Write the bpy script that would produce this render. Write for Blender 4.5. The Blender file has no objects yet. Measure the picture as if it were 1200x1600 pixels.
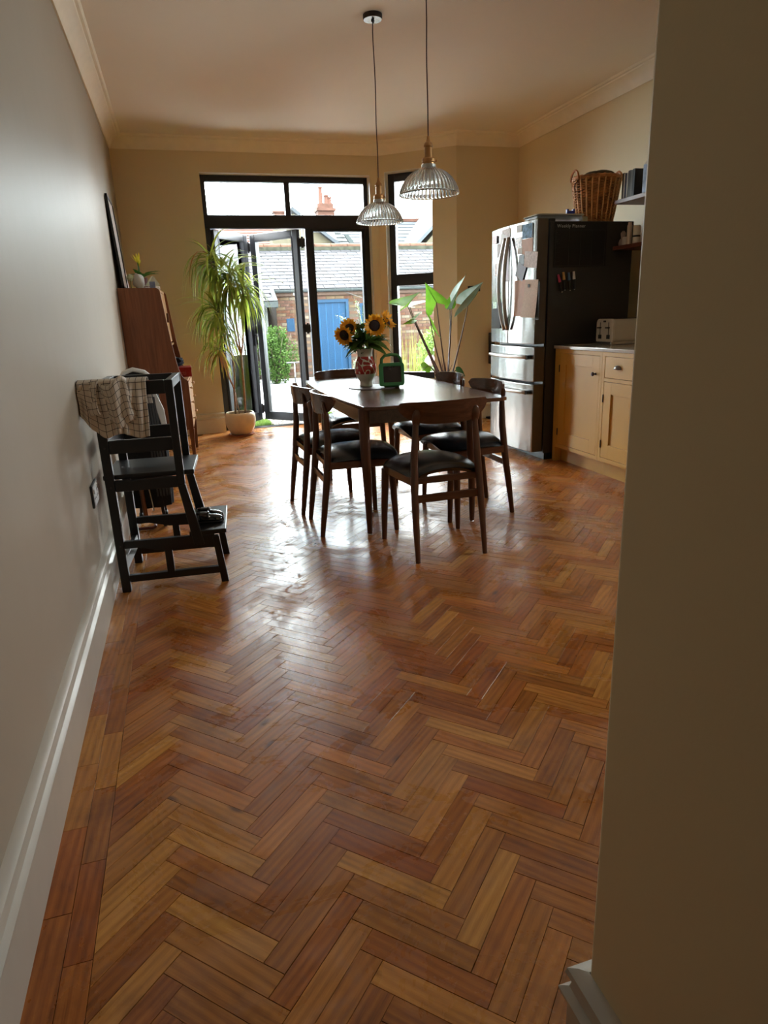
import bpy, bmesh, math, random
from math import sin, cos, pi, radians as RAD, sqrt, atan2
from mathutils import Vector, Matrix, Euler
S = bpy.context.scene
COL = S.collection
rnd = random.Random(7)

# ------------------------------------------------------------------ camera
cd = bpy.data.cameras.new('camera'); cam = bpy.data.objects.new('camera', cd); COL.objects.link(cam)
cd.sensor_fit = 'VERTICAL'; cd.sensor_height = 36.0; cd.lens = 36.0 * 1029.0 / 1600.0
cd.clip_start = 0.02; cd.clip_end = 300
Rc = Matrix.Rotation(-0.28230635, 3, 'Z') @ Matrix.Rotation(1.28077084, 3, 'X') @ Matrix.Rotation(-0.03880788, 3, 'Z')
cam.matrix_world = Matrix.Translation((0, 0, 1.21)) @ Rc.to_4x4()
S.camera = cam

# ------------------------------------------------------------------ sky and exposure
SKY = 20.0
w = bpy.data.worlds.new('sky'); S.world = w; w.use_nodes = True
nt = w.node_tree; nt.nodes.clear()
o_ = nt.nodes.new('ShaderNodeOutputWorld'); b_ = nt.nodes.new('ShaderNodeBackground')
tc = nt.nodes.new('ShaderNodeTexCoord'); nz = nt.nodes.new('ShaderNodeTexNoise'); nz.inputs['Scale'].default_value = 2.2; nz.inputs['Detail'].default_value = 4
cr = nt.nodes.new('ShaderNodeValToRGB')
cr.color_ramp.elements[0].position = .35; cr.color_ramp.elements[0].color = (.78, .93, 1.0, 1)
cr.color_ramp.elements[1].position = .65; cr.color_ramp.elements[1].color = (1.0, 1.0, 1.0, 1)
nt.links.new(tc.outputs['Generated'], nz.inputs['Vector']); nt.links.new(nz.outputs['Fac'], cr.inputs['Fac'])
nt.links.new(cr.outputs['Color'], b_.inputs['Color']); nt.links.new(b_.outputs['Background'], o_.inputs['Surface'])
b_.inputs['Strength'].default_value = SKY
# soft sun behind thin cloud
sd = bpy.data.lights.new('sun', 'SUN'); sd.energy = 14.0; sd.angle = RAD(12); sd.color = (1.0, .95, .86)
so = bpy.data.objects.new('sun', sd); COL.objects.link(so); so.rotation_euler = Euler((RAD(38), 0, RAD(-150)))
def portal(name, mid, xdir, wdt, hgt, normal):
    ld = bpy.data.lights.new(name, 'AREA'); ld.shape = 'RECTANGLE'; ld.size = wdt; ld.size_y = hgt; ld.cycles.is_portal = True
    lo = bpy.data.objects.new(name, ld); COL.objects.link(lo)
    n = Vector(normal).normalized(); z = -n; x = Vector(xdir).normalized(); y = z.cross(x)
    lo.matrix_world = Matrix.Translation(mid) @ Matrix((x, y, z)).transposed().to_4x4()
portal('portal_doors', (1.31, 7.95, 1.33), (1, 0, 0), 1.86, 2.76, (0, -1, 0))
portal('portal_side', (2.30 + .785*.37 + .62*.25, 7.70 - .62*.37 + .785*.25, 1.6), (.785, -.62, 0), .62, 2.25, (-.62, -.785, 0))
portal('portal_added_window', (3.78, 2.65, 1.80), (0, 1, 0), .75, .7, (-1, 0, 0))  # belongs to the unseen window added for side light
S.view_settings.view_transform = 'Standard'; S.view_settings.look = 'None'
S.view_settings.gamma = 1.0; S.view_settings.use_curve_mapping = False
S.view_settings.exposure = 0.95
cy = S.cycles
cy.max_bounces = 10; cy.diffuse_bounces = 6; cy.glossy_bounces = 4; cy.transmission_bounces = 6; cy.transparent_max_bounces = 16
cy.caustics_reflective = False; cy.caustics_refractive = False
cy.sample_clamp_indirect = 6.0; cy.use_denoising = True
try:
    cy.denoiser = 'OPENIMAGEDENOISE'
except Exception:
    pass

# ------------------------------------------------------------------ materials
MATS = {}
def newmat(name):
    m = bpy.data.materials.new(name); m.use_nodes = True
    return m, m.node_tree, m.node_tree.nodes['Principled BSDF']
def N(nt, t, **k):
    n = nt.nodes.new('ShaderNode' + t)
    for a, v in k.items():
        if a in n.inputs: n.inputs[a].default_value = v
        else: setattr(n, a, v)
    return n
def ramp(nt, fac, stops):
    r = nt.nodes.new('ShaderNodeValToRGB'); e = r.color_ramp.elements
    while len(e) < len(stops): e.new(.5)
    for i, (p, c) in enumerate(stops):
        e[i].position = p; e[i].color = (*c, 1) if len(c) == 3 else c
    nt.links.new(fac, r.inputs['Fac']); return r.outputs['Color']
def coords(nt, scale=(1, 1, 1), kind='Object'):
    t = nt.nodes.new('ShaderNodeTexCoord'); mp = nt.nodes.new('ShaderNodeMapping'); mp.inputs['Scale'].default_value = scale
    nt.links.new(t.outputs[kind], mp.inputs['Vector']); return mp.outputs['Vector']
def bump(nt, bs, h, strength=.2, dist=.01):
    b = nt.nodes.new('ShaderNodeBump'); b.inputs['Strength'].default_value = strength; b.inputs['Distance'].default_value = dist
    nt.links.new(h, b.inputs['Height']); nt.links.new(b.outputs['Normal'], bs.inputs['Normal'])
def plain(name, c, rough=.5, metal=0, var=.08, scale=12, bmp=0, spec=None, coat=0, sheen=0):
    if name in MATS: return MATS[name]
    m, nt, bs = newmat(name); MATS[name] = m
    v = coords(nt); n = N(nt, 'TexNoise', Scale=scale, Detail=4.0); nt.links.new(v, n.inputs['Vector'])
    lo = tuple(max(0, x * (1 - var)) for x in c); hi = tuple(min(1, x * (1 + var)) for x in c)
    nt.links.new(ramp(nt, n.outputs['Fac'], [(.3, lo), (.7, hi)]), bs.inputs['Base Color'])
    bs.inputs['Roughness'].default_value = rough; bs.inputs['Metallic'].default_value = metal
    if spec is not None: bs.inputs['Specular IOR Level'].default_value = spec
    if coat: bs.inputs['Coat Weight'].default_value = coat; bs.inputs['Coat Roughness'].default_value = .08
    if sheen: bs.inputs['Sheen Weight'].default_value = sheen
    if bmp: bump(nt, bs, n.outputs['Fac'], bmp)
    return m
def wood(name, c1, c2, rough=.35, axis=0, scale=1.0, bmp=.05, coat=0):
    """long-grained timber, the grain running along one local axis"""
    if name in MATS: return MATS[name]
    m, nt, bs = newmat(name); MATS[name] = m
    sc = [14 * scale] * 3; sc[axis] = .9 * scale
    v = coords(nt, tuple(sc)); n = N(nt, 'TexNoise', Scale=2.2, Detail=6.0, Roughness=.6, Distortion=.6); nt.links.new(v, n.inputs['Vector'])
    sc2 = [60 * scale] * 3; sc2[axis] = 2.0 * scale
    v2 = coords(nt, tuple(sc2)); n2 = N(nt, 'TexNoise', Scale=2.0, Detail=3.0); nt.links.new(v2, n2.inputs['Vector'])
    mx = N(nt, 'Mix', data_type='FLOAT'); mx.inputs[0].default_value = .35
    nt.links.new(n.outputs['Fac'], mx.inputs[2]); nt.links.new(n2.outputs['Fac'], mx.inputs[3])
    nt.links.new(ramp(nt, mx.outputs[0], [(.32, c1), (.68, c2)]), bs.inputs['Base Color'])
    bs.inputs['Roughness'].default_value = rough
    if coat: bs.inputs['Coat Weight'].default_value = coat; bs.inputs['Coat Roughness'].default_value = .12
    bump(nt, bs, mx.outputs[0], bmp)
    return m
def glassy(name, tint=(.97, .99, .98), diff=0.0, gloss=1.0, rough=.0):
    """thin sheet glass: see-through with a Fresnel reflection"""
    if name in MATS: return MATS[name]
    m = bpy.data.materials.new(name); m.use_nodes = True; nt = m.node_tree; nt.nodes.clear(); MATS[name] = m
    o = N(nt, 'OutputMaterial'); t = N(nt, 'BsdfTransparent'); t.inputs['Color'].default_value = (*tint, 1)
    g = N(nt, 'BsdfGlossy'); g.inputs['Roughness'].default_value = rough
    f = N(nt, 'Fresnel', IOR=1.45); mu = N(nt, 'Math', operation='MULTIPLY'); mu.inputs[1].default_value = gloss
    nt.links.new(f.outputs[0], mu.inputs[0])
    mx = N(nt, 'MixShader'); nt.links.new(mu.outputs[0], mx.inputs[0]); nt.links.new(t.outputs[0], mx.inputs[1]); nt.links.new(g.outputs[0], mx.inputs[2])
    out = mx.outputs[0]
    if diff:
        d = N(nt, 'BsdfDiffuse'); d.inputs['Color'].default_value = (.92, .93, .92, 1)
        tr = N(nt, 'BsdfTranslucent'); tr.inputs['Color'].default_value = (.92, .93, .92, 1)
        m2 = N(nt, 'MixShader'); m2.inputs[0].default_value = .6; nt.links.new(d.outputs[0], m2.inputs[1]); nt.links.new(tr.outputs[0], m2.inputs[2])
        m3 = N(nt, 'MixShader'); m3.inputs[0].default_value = diff; nt.links.new(out, m3.inputs[1]); nt.links.new(m2.outputs[0], m3.inputs[2]); out = m3.outputs[0]
    nt.links.new(out, o.inputs['Surface']); return m
def leafmat(name, c, c2=None, rough=.4, trans=.35):
    if name in MATS: return MATS[name]
    m, nt, bs = newmat(name); MATS[name] = m
    v = coords(nt, (1, 1, 1)); n = N(nt, 'TexNoise', Scale=9.0, Detail=3.0); nt.links.new(v, n.inputs['Vector'])
    col = ramp(nt, n.outputs['Fac'], [(.35, c), (.65, c2 or tuple(min(1, x * 1.5) for x in c))])
    nt.links.new(col, bs.inputs['Base Color']); bs.inputs['Roughness'].default_value = rough
    tr = N(nt, 'BsdfTranslucent'); nt.links.new(col, tr.inputs['Color'])
    mx = N(nt, 'MixShader'); mx.inputs[0].default_value = trans
    o = nt.nodes['Material Output']
    nt.links.new(bs.outputs[0], mx.inputs[1]); nt.links.new(tr.outputs[0], mx.inputs[2]); nt.links.new(mx.outputs[0], o.inputs['Surface'])
    return m

def wallpaint(name, c, rough=.42, spec=.5):
    if name in MATS: return MATS[name]
    m, nt, bs = newmat(name); MATS[name] = m
    v = coords(nt); n = N(nt, 'TexNoise', Scale=.9, Detail=3.0); nt.links.new(v, n.inputs['Vector'])
    nt.links.new(ramp(nt, n.outputs['Fac'], [(.3, tuple(x * .96 for x in c)), (.7, c)]), bs.inputs['Base Color'])
    n2 = N(nt, 'TexNoise', Scale=150.0, Detail=3.0); nt.links.new(v, n2.inputs['Vector'])
    n3 = N(nt, 'TexNoise', Scale=3.2, Detail=2.0); nt.links.new(v, n3.inputs['Vector'])
    b1 = N(nt, 'Bump', Strength=.10, Distance=.002); nt.links.new(n2.outputs['Fac'], b1.inputs['Height'])
    b2 = N(nt, 'Bump', Strength=.16, Distance=.03); nt.links.new(n3.outputs['Fac'], b2.inputs['Height']); nt.links.new(b1.outputs['Normal'], b2.inputs['Normal'])
    nt.links.new(b2.outputs['Normal'], bs.inputs['Normal'])
    bs.inputs['Roughness'].default_value = rough; bs.inputs['Specular IOR Level'].default_value = spec
    return m

CREAM = (.74, .62, .40)
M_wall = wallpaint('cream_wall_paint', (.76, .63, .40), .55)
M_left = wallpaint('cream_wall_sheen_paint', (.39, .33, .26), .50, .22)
M_ceil = wallpaint('ceiling_paint', (.88, .79, .66), .8)
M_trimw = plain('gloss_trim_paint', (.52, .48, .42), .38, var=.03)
M_cornice = plain('cornice_paint', (.88, .78, .62), .55, var=.03)
M_reveal = plain('white_reveal_paint', (.82, .80, .74), .5, var=.03)
M_frame = plain('dark_aluminium', (.022, .022, .028), .32, metal=.2, var=.1)
M_pane = glassy('window_glass')
M_steel = plain('steel', (.62, .62, .62), .25, metal=1.0, var=.03)
M_black = plain('black_plastic', (.012, .012, .013), .4)
M_white = plain('white_plastic', (.78, .78, .76), .35, var=.02)
M_brass = plain('aged_brass', (.42, .22, .09), .32, metal=.9, var=.15)
M_teak = wood('teak', (.13, .042, .016), (.26, .095, .038), .33, axis=2)
M_teaky = wood('teak_pale', (.42, .22, .09), (.58, .33, .15), .38, axis=1)
M_walnutx = wood('walnut_x', (.050, .018, .009), (.115, .042, .020), .22, axis=0, coat=.25)
M_walnutz = wood('walnut_z', (.055, .019, .009), (.12, .043, .020), .28, axis=2, coat=.15)
M_walnuty = wood('walnut_y', (.058, .020, .010), (.125, .045, .022), .20, axis=1, coat=.25)
M_leather = plain('black_vinyl', (.006, .006, .007), .27, var=.2, scale=60, bmp=.02)
M_darkwood = wood('black_stained_pine', (.003, .0026, .003), (.006, .005, .0055), .36, axis=0, bmp=.03)

# ------------------------------------------------------------------ mesh helpers
class MB:
    def __init__(s): s.v = []; s.f = []; s.uv = []; s.tone = []
    def add(s, vs, fs):
        b = len(s.v); s.v += [tuple(v) for v in vs]; s.f += [tuple(b + i for i in f) for f in fs]; return s
    def box(s, c, d, rot=None):
        x, y, z = d[0] / 2, d[1] / 2, d[2] / 2
        vs = [Vector(p) for p in ((-x,-y,-z),(x,-y,-z),(x,y,-z),(-x,y,-z),(-x,-y,z),(x,-y,z),(x,y,z),(-x,y,z))]
        if rot is not None:
            R = rot if isinstance(rot, Matrix) else Euler(rot).to_matrix(); vs = [R @ v for v in vs]
        c = Vector(c)
        return s.add([v + c for v in vs], [(0,3,2,1),(4,5,6,7),(0,1,5,4),(1,2,6,5),(2,3,7,6),(3,0,4,7)])
    def b2(s, lo, hi): return s.box([(a + b) / 2 for a, b in zip(lo, hi)], [abs(b - a) for a, b in zip(lo, hi)])
    def bar(s, a, b, w, h=None, w2=None, h2=None, up=(0, 0, 1)):
        """square-section bar from a to b, may taper"""
        h = h or w; w2 = w2 or w; h2 = h2 or h
        a, b = Vector(a), Vector(b); d = (b - a).normalized(); up = Vector(up)
        if abs(d.dot(up)) > .98: up = Vector((0, 1, 0))
        x = d.cross(up).normalized(); y = x.cross(d)
        vs = []
        for p, ww, hh in ((a, w, h), (b, w2, h2)):
            vs += [p - x*ww/2 - y*hh/2, p + x*ww/2 - y*hh/2, p + x*ww/2 + y*hh/2, p - x*ww/2 + y*hh/2]
        return s.add(vs, [(3,2,1,0),(4,5,6,7),(0,1,5,4),(1,2,6,5),(2,3,7,6),(3,0,4,7)])
    def tube(s, pts, r, n=8, cap=True, flat=1.0):
        pts = [Vector(p) for p in pts]; rs = r if isinstance(r, (list, tuple)) else [r] * len(pts)
        b = len(s.v); u = None
        for i, p in enumerate(pts):
            d = (pts[min(i + 1, len(pts) - 1)] - pts[max(i - 1, 0)]).normalized()
            if u is None:
                u = d.orthogonal().normalized()
            u = (u - d * u.dot(d))
            if u.length < 1e-6: u = d.orthogonal()
            u.normalize(); w_ = d.cross(u)
            for k in range(n):
                a = 2 * pi * k / n; s.v.append(tuple(p + (u * cos(a) + w_ * sin(a) * flat) * rs[i]))
        for i in range(len(pts) - 1):
            for k in range(n):
                s.f.append((b + i*n + k, b + i*n + (k+1) % n, b + (i+1)*n + (k+1) % n, b + (i+1)*n + k))
        if cap:
            s.f.append(tuple(b + k for k in reversed(range(n)))); s.f.append(tuple(b + (len(pts)-1)*n + k for k in range(n)))
        return s
    def lathe(s, prof, c=(0, 0, 0), n=24, sx=1, sy=1, close=False, rib=None):
        b = len(s.v); c = Vector(c)
        for j, (r, z) in enumerate(prof):
            for k in range(n):
                a = 2 * pi * k / n; rr = r if rib is None else rib(r, a, j)
                s.v.append((c.x + rr * cos(a) * sx, c.y + rr * sin(a) * sy, c.z + z))
        for j in range(len(prof) - 1):
            for k in range(n):
                s.f.append((b + j*n + k, b + j*n + (k+1) % n, b + (j+1)*n + (k+1) % n, b + (j+1)*n + k))
        if prof[0][0] > 1e-4: s.f.append(tuple(b + k for k in reversed(range(n))))if close or close is None else None
        if close: s.f.append(tuple(b + (len(prof)-1)*n + k for k in range(n)))
        return s
    def prism(s, poly, z0, z1, axis='z', c=(0, 0, 0)):
        """extrude a 2-D polygon along an axis"""
        def P(u, v, t):
            p = {'z': (u, v, t), 'y': (u, t, v), 'x': (t, u, v)}[axis]; return (p[0]+c[0], p[1]+c[1], p[2]+c[2])
        n = len(poly); vs = [P(u, v, z0) for u, v in poly] + [P(u, v, z1) for u, v in poly]
        return s.add(vs, [tuple(reversed(range(n))), tuple(range(n, 2*n))] + [(i, (i+1) % n, n + (i+1) % n, n + i) for i in range(n)])
    def grid(s, fn, nu, nv, thick=0):
        b = len(s.v)
        P = [[Vector(fn(i / nu, j / nv)) for j in range(nv + 1)] for i in range(nu + 1)]
        for r in P:
            for p in r: s.v.append(tuple(p))
        for i in range(nu):
            for j in range(nv):
                a = b + i*(nv+1) + j; s.f.append((a, a + nv + 1, a + nv + 2, a + 1))
        return s
    def sphere(s, c, r, n=12, m=8, sx=1, sy=1, sz=1):
        pr = [(max(r * sin(pi * j / m), 1e-5), -r * cos(pi * j / m) * sz) for j in range(m + 1)]
        return s.lathe(pr, c, n, sx, sy)
    def xf(s, M, start=0):
        for i in range(start, len(s.v)): s.v[i] = tuple(M @ Vector(s.v[i]))
        return s
    def build(s, name, mat=None, parent=None, smooth=False, bevel=0, solid=0, sub=0, seg=2, loc=None, uvs=None):
        me = bpy.data.meshes.new(name); me.from_pydata(s.v, [], s.f); me.validate(); me.update()
        bm = bmesh.new(); bm.from_mesh(me); bmesh.ops.recalc_face_normals(bm, faces=bm.faces); bm.to_mesh(me); bm.free()
        if mat: me.materials.append(mat)
        if smooth:
            me.polygons.foreach_set('use_smooth', [True] * len(me.polygons))
        o = bpy.data.objects.new(name, me); COL.objects.link(o)
        if parent: o.parent = parent
        if loc: o.location = loc
        if solid:
            md = o.modifiers.new('solid', 'SOLIDIFY'); md.thickness = solid; md.offset = 0
        if bevel:
            md = o.modifiers.new('bevel', 'BEVEL'); md.width = bevel; md.segments = seg; md.limit_method = 'ANGLE'; md.angle_limit = RAD(35)
        if sub:
            md = o.modifiers.new('sub', 'SUBSURF'); md.levels = sub; md.render_levels = sub
        if smooth and bevel:
            pass
        return o
def smooth_angle(o, ang=40):
    me = o.data
    me.polygons.foreach_set('use_smooth', [True] * len(me.polygons))
    try:
        me.set_sharp_from_angle(angle=RAD(ang))
    except Exception:
        pass
    return o
def tag(o, label=None, cat=None, group=None, kind=None):
    if label: o['label'] = label
    if cat: o['category'] = cat
    if group: o['group'] = group
    if kind: o['kind'] = kind
    return o
def thing(name, label, cat, loc=(0, 0, 0), rz=0, group=None, rot=None):
    o = bpy.data.objects.new(name, None); COL.objects.link(o); o.location = loc; o.rotation_euler = rot or (0, 0, rz)
    o.empty_display_size = .1
    return tag(o, label, cat, group)
def struct(name, parent=None):
    o = bpy.data.objects.new(name, None); COL.objects.link(o); o.empty_display_size = .1
    if parent: o.parent = parent
    else: o['kind'] = 'structure'
    return o
def SS(o):
    o['kind'] = 'structure'; return o
def dup(root, loc=None, rz=None, label=None):
    kids = {}
    for ob in KIDS(root): kids.setdefault(ob.parent.name, []).append(ob)
    def cp(o, parent):
        c = o.copy(); COL.objects.link(c)
        if parent: c.parent = parent
        for k in kids.get(o.name, []): cp(k, c)
        return c
    r = cp(root, None)
    if loc is not None: r.location = loc
    if rz is not None: r.rotation_euler = (0, 0, rz)
    if label: r['label'] = label
    return r
def KIDS(root):
    out = []; st = [root]
    while st:
        x = st.pop()
        for c in list(x.children): out.append(c); st.append(c)
    return out

# ================================================================== ROOM SHELL
XL, XR, YB = -.445, 3.745, 7.70       # left wall, right wall, garden wall
BAY = Vector((2.30, 7.70, 0)); BD = Vector((.785, -.62, 0)).normalized(); BN = Vector((.62, .785, 0)).normalized()   # bay wall start, run, outward
PX, PY = 3.013, 7.137                 # where the bay wall meets the alcove wall
HC = 3.0
# walls (thick, with openings left)
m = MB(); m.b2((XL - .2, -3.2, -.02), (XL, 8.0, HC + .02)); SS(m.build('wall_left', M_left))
m = MB()
m.b2((XL, YB, -.02), (.395, YB + .26, HC)); m.b2((2.215, YB, -.02), (2.30, YB + .26, HC)); m.b2((.395, YB, 2.69), (2.215, YB + .26, HC))
SS(m.build('wall_back', M_wall))
m = MB()
def bayp(u, off, z): p = BAY + BD * u + BN * off; return (p.x, p.y, z)
def baybox(m, u0, u1, o0, o1, z0, z1):
    vs = [bayp(u, o, z) for z in (z0, z1) for (u, o) in ((u0, o0), (u1, o0), (u1, o1), (u0, o1))]
    return m.add(vs, [(3,2,1,0),(4,5,6,7),(0,1,5,4),(1,2,6,5),(2,3,7,6),(3,0,4,7)])
baybox(m, 0, .09, 0, .26, -.02, HC); baybox(m, .635, .908, 0, .10, -.02, HC); baybox(m, .75, .908, .10, .26, -.02, HC); baybox(m, .09, .635, 0, .10, 2.715, HC); baybox(m, .09, .635, 0, .10, -.02, .47); baybox(m, .09, .75, .10, .26, 2.715, HC); baybox(m, .09, .75, .10, .26, -.02, .47)
SS(m.build('wall_bay', M_wall))
m = MB(); m.b2((PX, PY, -.02), (XR, PY + .3, HC)); SS(m.build('wall_alcove', M_wall))
m = MB()
m.b2((XR, 3.1, -.02), (XR + .2, PY + .3, HC)); m.b2((XR, .3, -.02), (XR + .2, 2.2, HC)); m.b2((XR, 2.2, -.02), (XR + .2, 3.1, 1.4)); m.b2((XR, 2.2, 2.2), (XR + .2, 3.1, HC))  # includes the hole for the added, unseen window
SS(m.build('wall_right', M_wall))
m = MB(); m.b2((.50, -3.2, -.02), (.72, .668, HC)); m.b2((.72, .45, -.02), (XR, .668, HC))
o = m.build('wall_hall_right', M_wall, bevel=.006); SS(o)
m = MB(); m.b2((XL, -3.4, -.02), (.5, -3.2, HC)); SS(m.build('wall_hall_end', M_wall))
m = MB(); m.b2((XL - .2, -3.4, HC), (XR + .2, 8.0, HC + .15))
SS(m.build('ceiling', M_ceil))

# cornice : stepped cove profile (offset from wall, drop)
prof = [(0, -.115), (.012, -.118), (.018, -.108), (.022, -.10), (.030, -.082), (.045, -.060), (.066, -.042), (.088, -.030), (.096, -.026), (.100, -.016), (.118, -.014), (.128, -.006), (.130, 0), (0, 0)]
def cornice(name, a, b, nrm, ma=0, mb=0):
    """ma/mb : how far the ends mitre in per unit of projection"""
    a, b = Vector(a), Vector(b); d = (b - a).normalized(); n = Vector(nrm)
    m = MB(); k = len(prof)
    vs = [a + n*p + d*(ma*p) + Vector((0, 0, HC + z)) for p, z in prof] + [b + n*p - d*(mb*p) + Vector((0, 0, HC + z)) for p, z in prof]
    m.add(vs, [tuple(range(k)), tuple(reversed(range(k, 2*k)))] + [(i, (i+1) % k, k + (i+1) % k, k + i) for i in range(k)])
    o = m.build(name, M_cornice); smooth_angle(o, 30); return SS(o)
t1 = math.tan(RAD(90 - 71.6 / 1)) if False else 0
cornice('trim_1', (XL, -3.2, 0), (XL, YB, 0), (1, 0, 0), 0, 1)
cornice('trim_2', (XL, YB, 0), (2.30, YB, 0), (0, -1, 0), 1, .354)
cornice('trim_3', (2.30, YB, 0), (PX, PY, 0), (-BN.x, -BN.y, 0), .354, -.354)
cornice('trim_4', (PX, PY, 0), (XR, PY, 0), (0, -1, 0), -.354, 1)
cornice('trim_5', (XR, PY, 0), (XR, .668, 0), (-1, 0, 0), 1, 0)

# skirting : tall board with moulded top, profile (projection, height)
sk = [(0, 0), (.022, 0), (.022, .150), (.026, .156), (.032, .160), (.033, .168), (.027, .174), (.021, .178), (.018, .190), (.020, .200), (.026, .206), (.024, .216), (.012, .224), (0, .226)]
def skirting(name, a, b, nrm, ma=0, mb=0, hs=1.0, mat=None):
    a, b = Vector(a), Vector(b); d = (b - a).normalized(); n = Vector(nrm); m = MB(); k = len(sk)
    vs = [a + n*p + d*(ma*p) + Vector((0, 0, z*hs)) for p, z in sk] + [b + n*p - d*(mb*p) + Vector((0, 0, z*hs)) for p, z in sk]
    m.add(vs, [tuple(range(k)), tuple(reversed(range(k, 2*k)))] + [(i, (i+1) % k, k + (i+1) % k, k + i) for i in range(k)])
    o = m.build(name, mat or M_trimw); smooth_angle(o, 25); return SS(o)
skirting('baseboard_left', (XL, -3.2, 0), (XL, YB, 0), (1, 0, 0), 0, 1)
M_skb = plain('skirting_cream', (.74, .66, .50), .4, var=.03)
skirting('baseboard_back', (XL, YB, 0), (.395, YB, 0), (0, -1, 0), 1, 0, mat=M_skb)
skirting('baseboard_bay', (2.30, YB, 0), (PX, PY, 0), (-BN.x, -BN.y, 0), 0, -.35, mat=M_skb)
skirting('baseboard_alcove', (PX, PY, 0), (XR, PY, 0), (0, -1, 0), -.35, 1, mat=M_skb)
skirting('baseboard_right', (XR, PY, 0), (XR, 5.6, 0), (-1, 0, 0), 1, 0, mat=M_skb)
skirting('baseboard_hall_right', (.5, -3.2, 0), (.5, .668, 0), (-1, 0, 0), 0, -1, hs=.93)
skirting('baseboard_hall_corner', (.5, .668, 0), (2.8, .668, 0), (0, 1, 0), -1, 0, hs=.93)

# ---------------------------------------------------------------- parquet
fl = SS(MB().b2((XL - .05, -3.3, -.06), (XR + .05, 7.96, -.0105)).build('floor', plain('floor_bedding', (.03, .014, .007), .8)))
def parquet_mat():
    m, nt, bs = newmat('parquet_oak')
    uv = N(nt, 'UVMap', uv_map='UVMap'); at = N(nt, 'Attribute', attribute_name='Tone')
    sep = N(nt, 'SeparateColor'); nt.links.new(at.outputs['Color'], sep.inputs['Color'])
    # shift the grain per block
    cmb = N(nt, 'CombineXYZ'); mul = N(nt, 'Math', operation='MULTIPLY'); mul.inputs[1].default_value = 37.0
    nt.links.new(sep.outputs['Blue'], mul.inputs[0]); nt.links.new(mul.outputs[0], cmb.inputs['X']); nt.links.new(mul.outputs[0], cmb.inputs['Y']); nt.links.new(mul.outputs[0], cmb.inputs['Z'])
    def vec(sx, sy):
        mp = N(nt, 'Mapping'); mp.inputs['Scale'].default_value = (sx, sy, 1); nt.links.new(uv.outputs['UV'], mp.inputs['Vector'])
        ad = N(nt, 'VectorMath', operation='ADD'); nt.links.new(mp.outputs[0], ad.inputs[0]); nt.links.new(cmb.outputs[0], ad.inputs[1]); return ad.outputs[0]
    n1 = N(nt, 'TexNoise', Scale=1.0, Detail=5.0, Roughness=.62, Distortion=1.2); nt.links.new(vec(2.6, 26), n1.inputs['Vector'])
    n2 = N(nt, 'TexNoise', Scale=1.0, Detail=3.0, Roughness=.6); nt.links.new(vec(14, 420), n2.inputs['Vector'])
    n4 = N(nt, 'TexNoise', Scale=1.0, Detail=1.0); nt.links.new(vec(5, 9), n4.inputs['Vector'])
    # growth-ring figure
    wv = N(nt, 'TexWave', wave_type='RINGS', rings_direction='SPHERICAL', Scale=1.0, Distortion=3.5, Detail=2.0); wv.inputs['Detail Scale'].default_value = 1.2
    nt.links.new(vec(2.2, 26), wv.inputs['Vector'])
    a = N(nt, 'Mix', data_type='FLOAT'); a.inputs[0].default_value = .36; nt.links.new(n1.outputs['Fac'], a.inputs[2]); nt.links.new(n2.outputs['Fac'], a.inputs[3])
    a2 = N(nt, 'Mix', data_type='FLOAT'); a2.inputs[0].default_value = .16; nt.links.new(a.outputs[0], a2.inputs[2]); nt.links.new(wv.outputs['Fac'], a2.inputs[3])
    dark = ramp(nt, a2.outputs[0], [(.24, (.12, .030, .004)), (.50, (.30, .092, .013)), (.76, (.45, .160, .027))])
    light = ramp(nt, a2.outputs[0], [(.24, (.30, .110, .018)), (.50, (.52, .225, .043)), (.76, (.70, .35, .080))])
    mx = N(nt, 'Mix', data_type='RGBA'); nt.links.new(sep.outputs['Red'], mx.inputs[0]); nt.links.new(dark, mx.inputs[6]); nt.links.new(light, mx.inputs[7])
    # redder blocks
    red = N(nt, 'Mix', data_type='RGBA', blend_type='MULTIPLY'); red.inputs[7].default_value = (1.0, .78, .66, 1)
    nt.links.new(sep.outputs['Green'], red.inputs[0]); nt.links.new(mx.outputs[2], red.inputs[6])
    # dark stains with a shape of their own
    tcx = N(nt, 'TexCoord'); geo = N(nt, 'NewGeometry')
    n5 = N(nt, 'TexNoise', Scale=4.5, Detail=5.0, Roughness=.65); nt.links.new(geo.outputs['Position'], n5.inputs['Vector'])
    st = ramp(nt, n5.outputs['Fac'], [(.30, (.55, .50, .50)), (.46, (1, 1, 1))])
    f = N(nt, 'Mix', data_type='RGBA', blend_type='MULTIPLY'); f.inputs[0].default_value = .75; nt.links.new(red.outputs[2], f.inputs[6]); nt.links.new(st, f.inputs[7])
    # knots
    vo = N(nt, 'TexVoronoi', Scale=1.0, Randomness=1.0); nt.links.new(vec(3.1, 7.5), vo.inputs['Vector'])
    kn = ramp(nt, vo.outputs['Distance'], [(.035, (.16, .10, .08)), (.10, (1, 1, 1))])
    g = N(nt, 'Mix', data_type='RGBA', blend_type='MULTIPLY'); g.inputs[0].default_value = .8; nt.links.new(f.outputs[2], g.inputs[6]); nt.links.new(kn, g.inputs[7])
    nt.links.new(g.outputs[2], bs.inputs['Base Color'])
    # varnish: polished, with scuffed patches
    n6 = N(nt, 'TexNoise', Scale=2.1, Detail=6.0, Roughness=.7, Distortion=.8); nt.links.new(geo.outputs['Position'], n6.inputs['Vector'])
    rg = ramp(nt, n6.outputs['Fac'], [(.34, (.20, .20, .20)), (.50, (.30, .30, .30)), (.60, (.48, .48, .48))])
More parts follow.
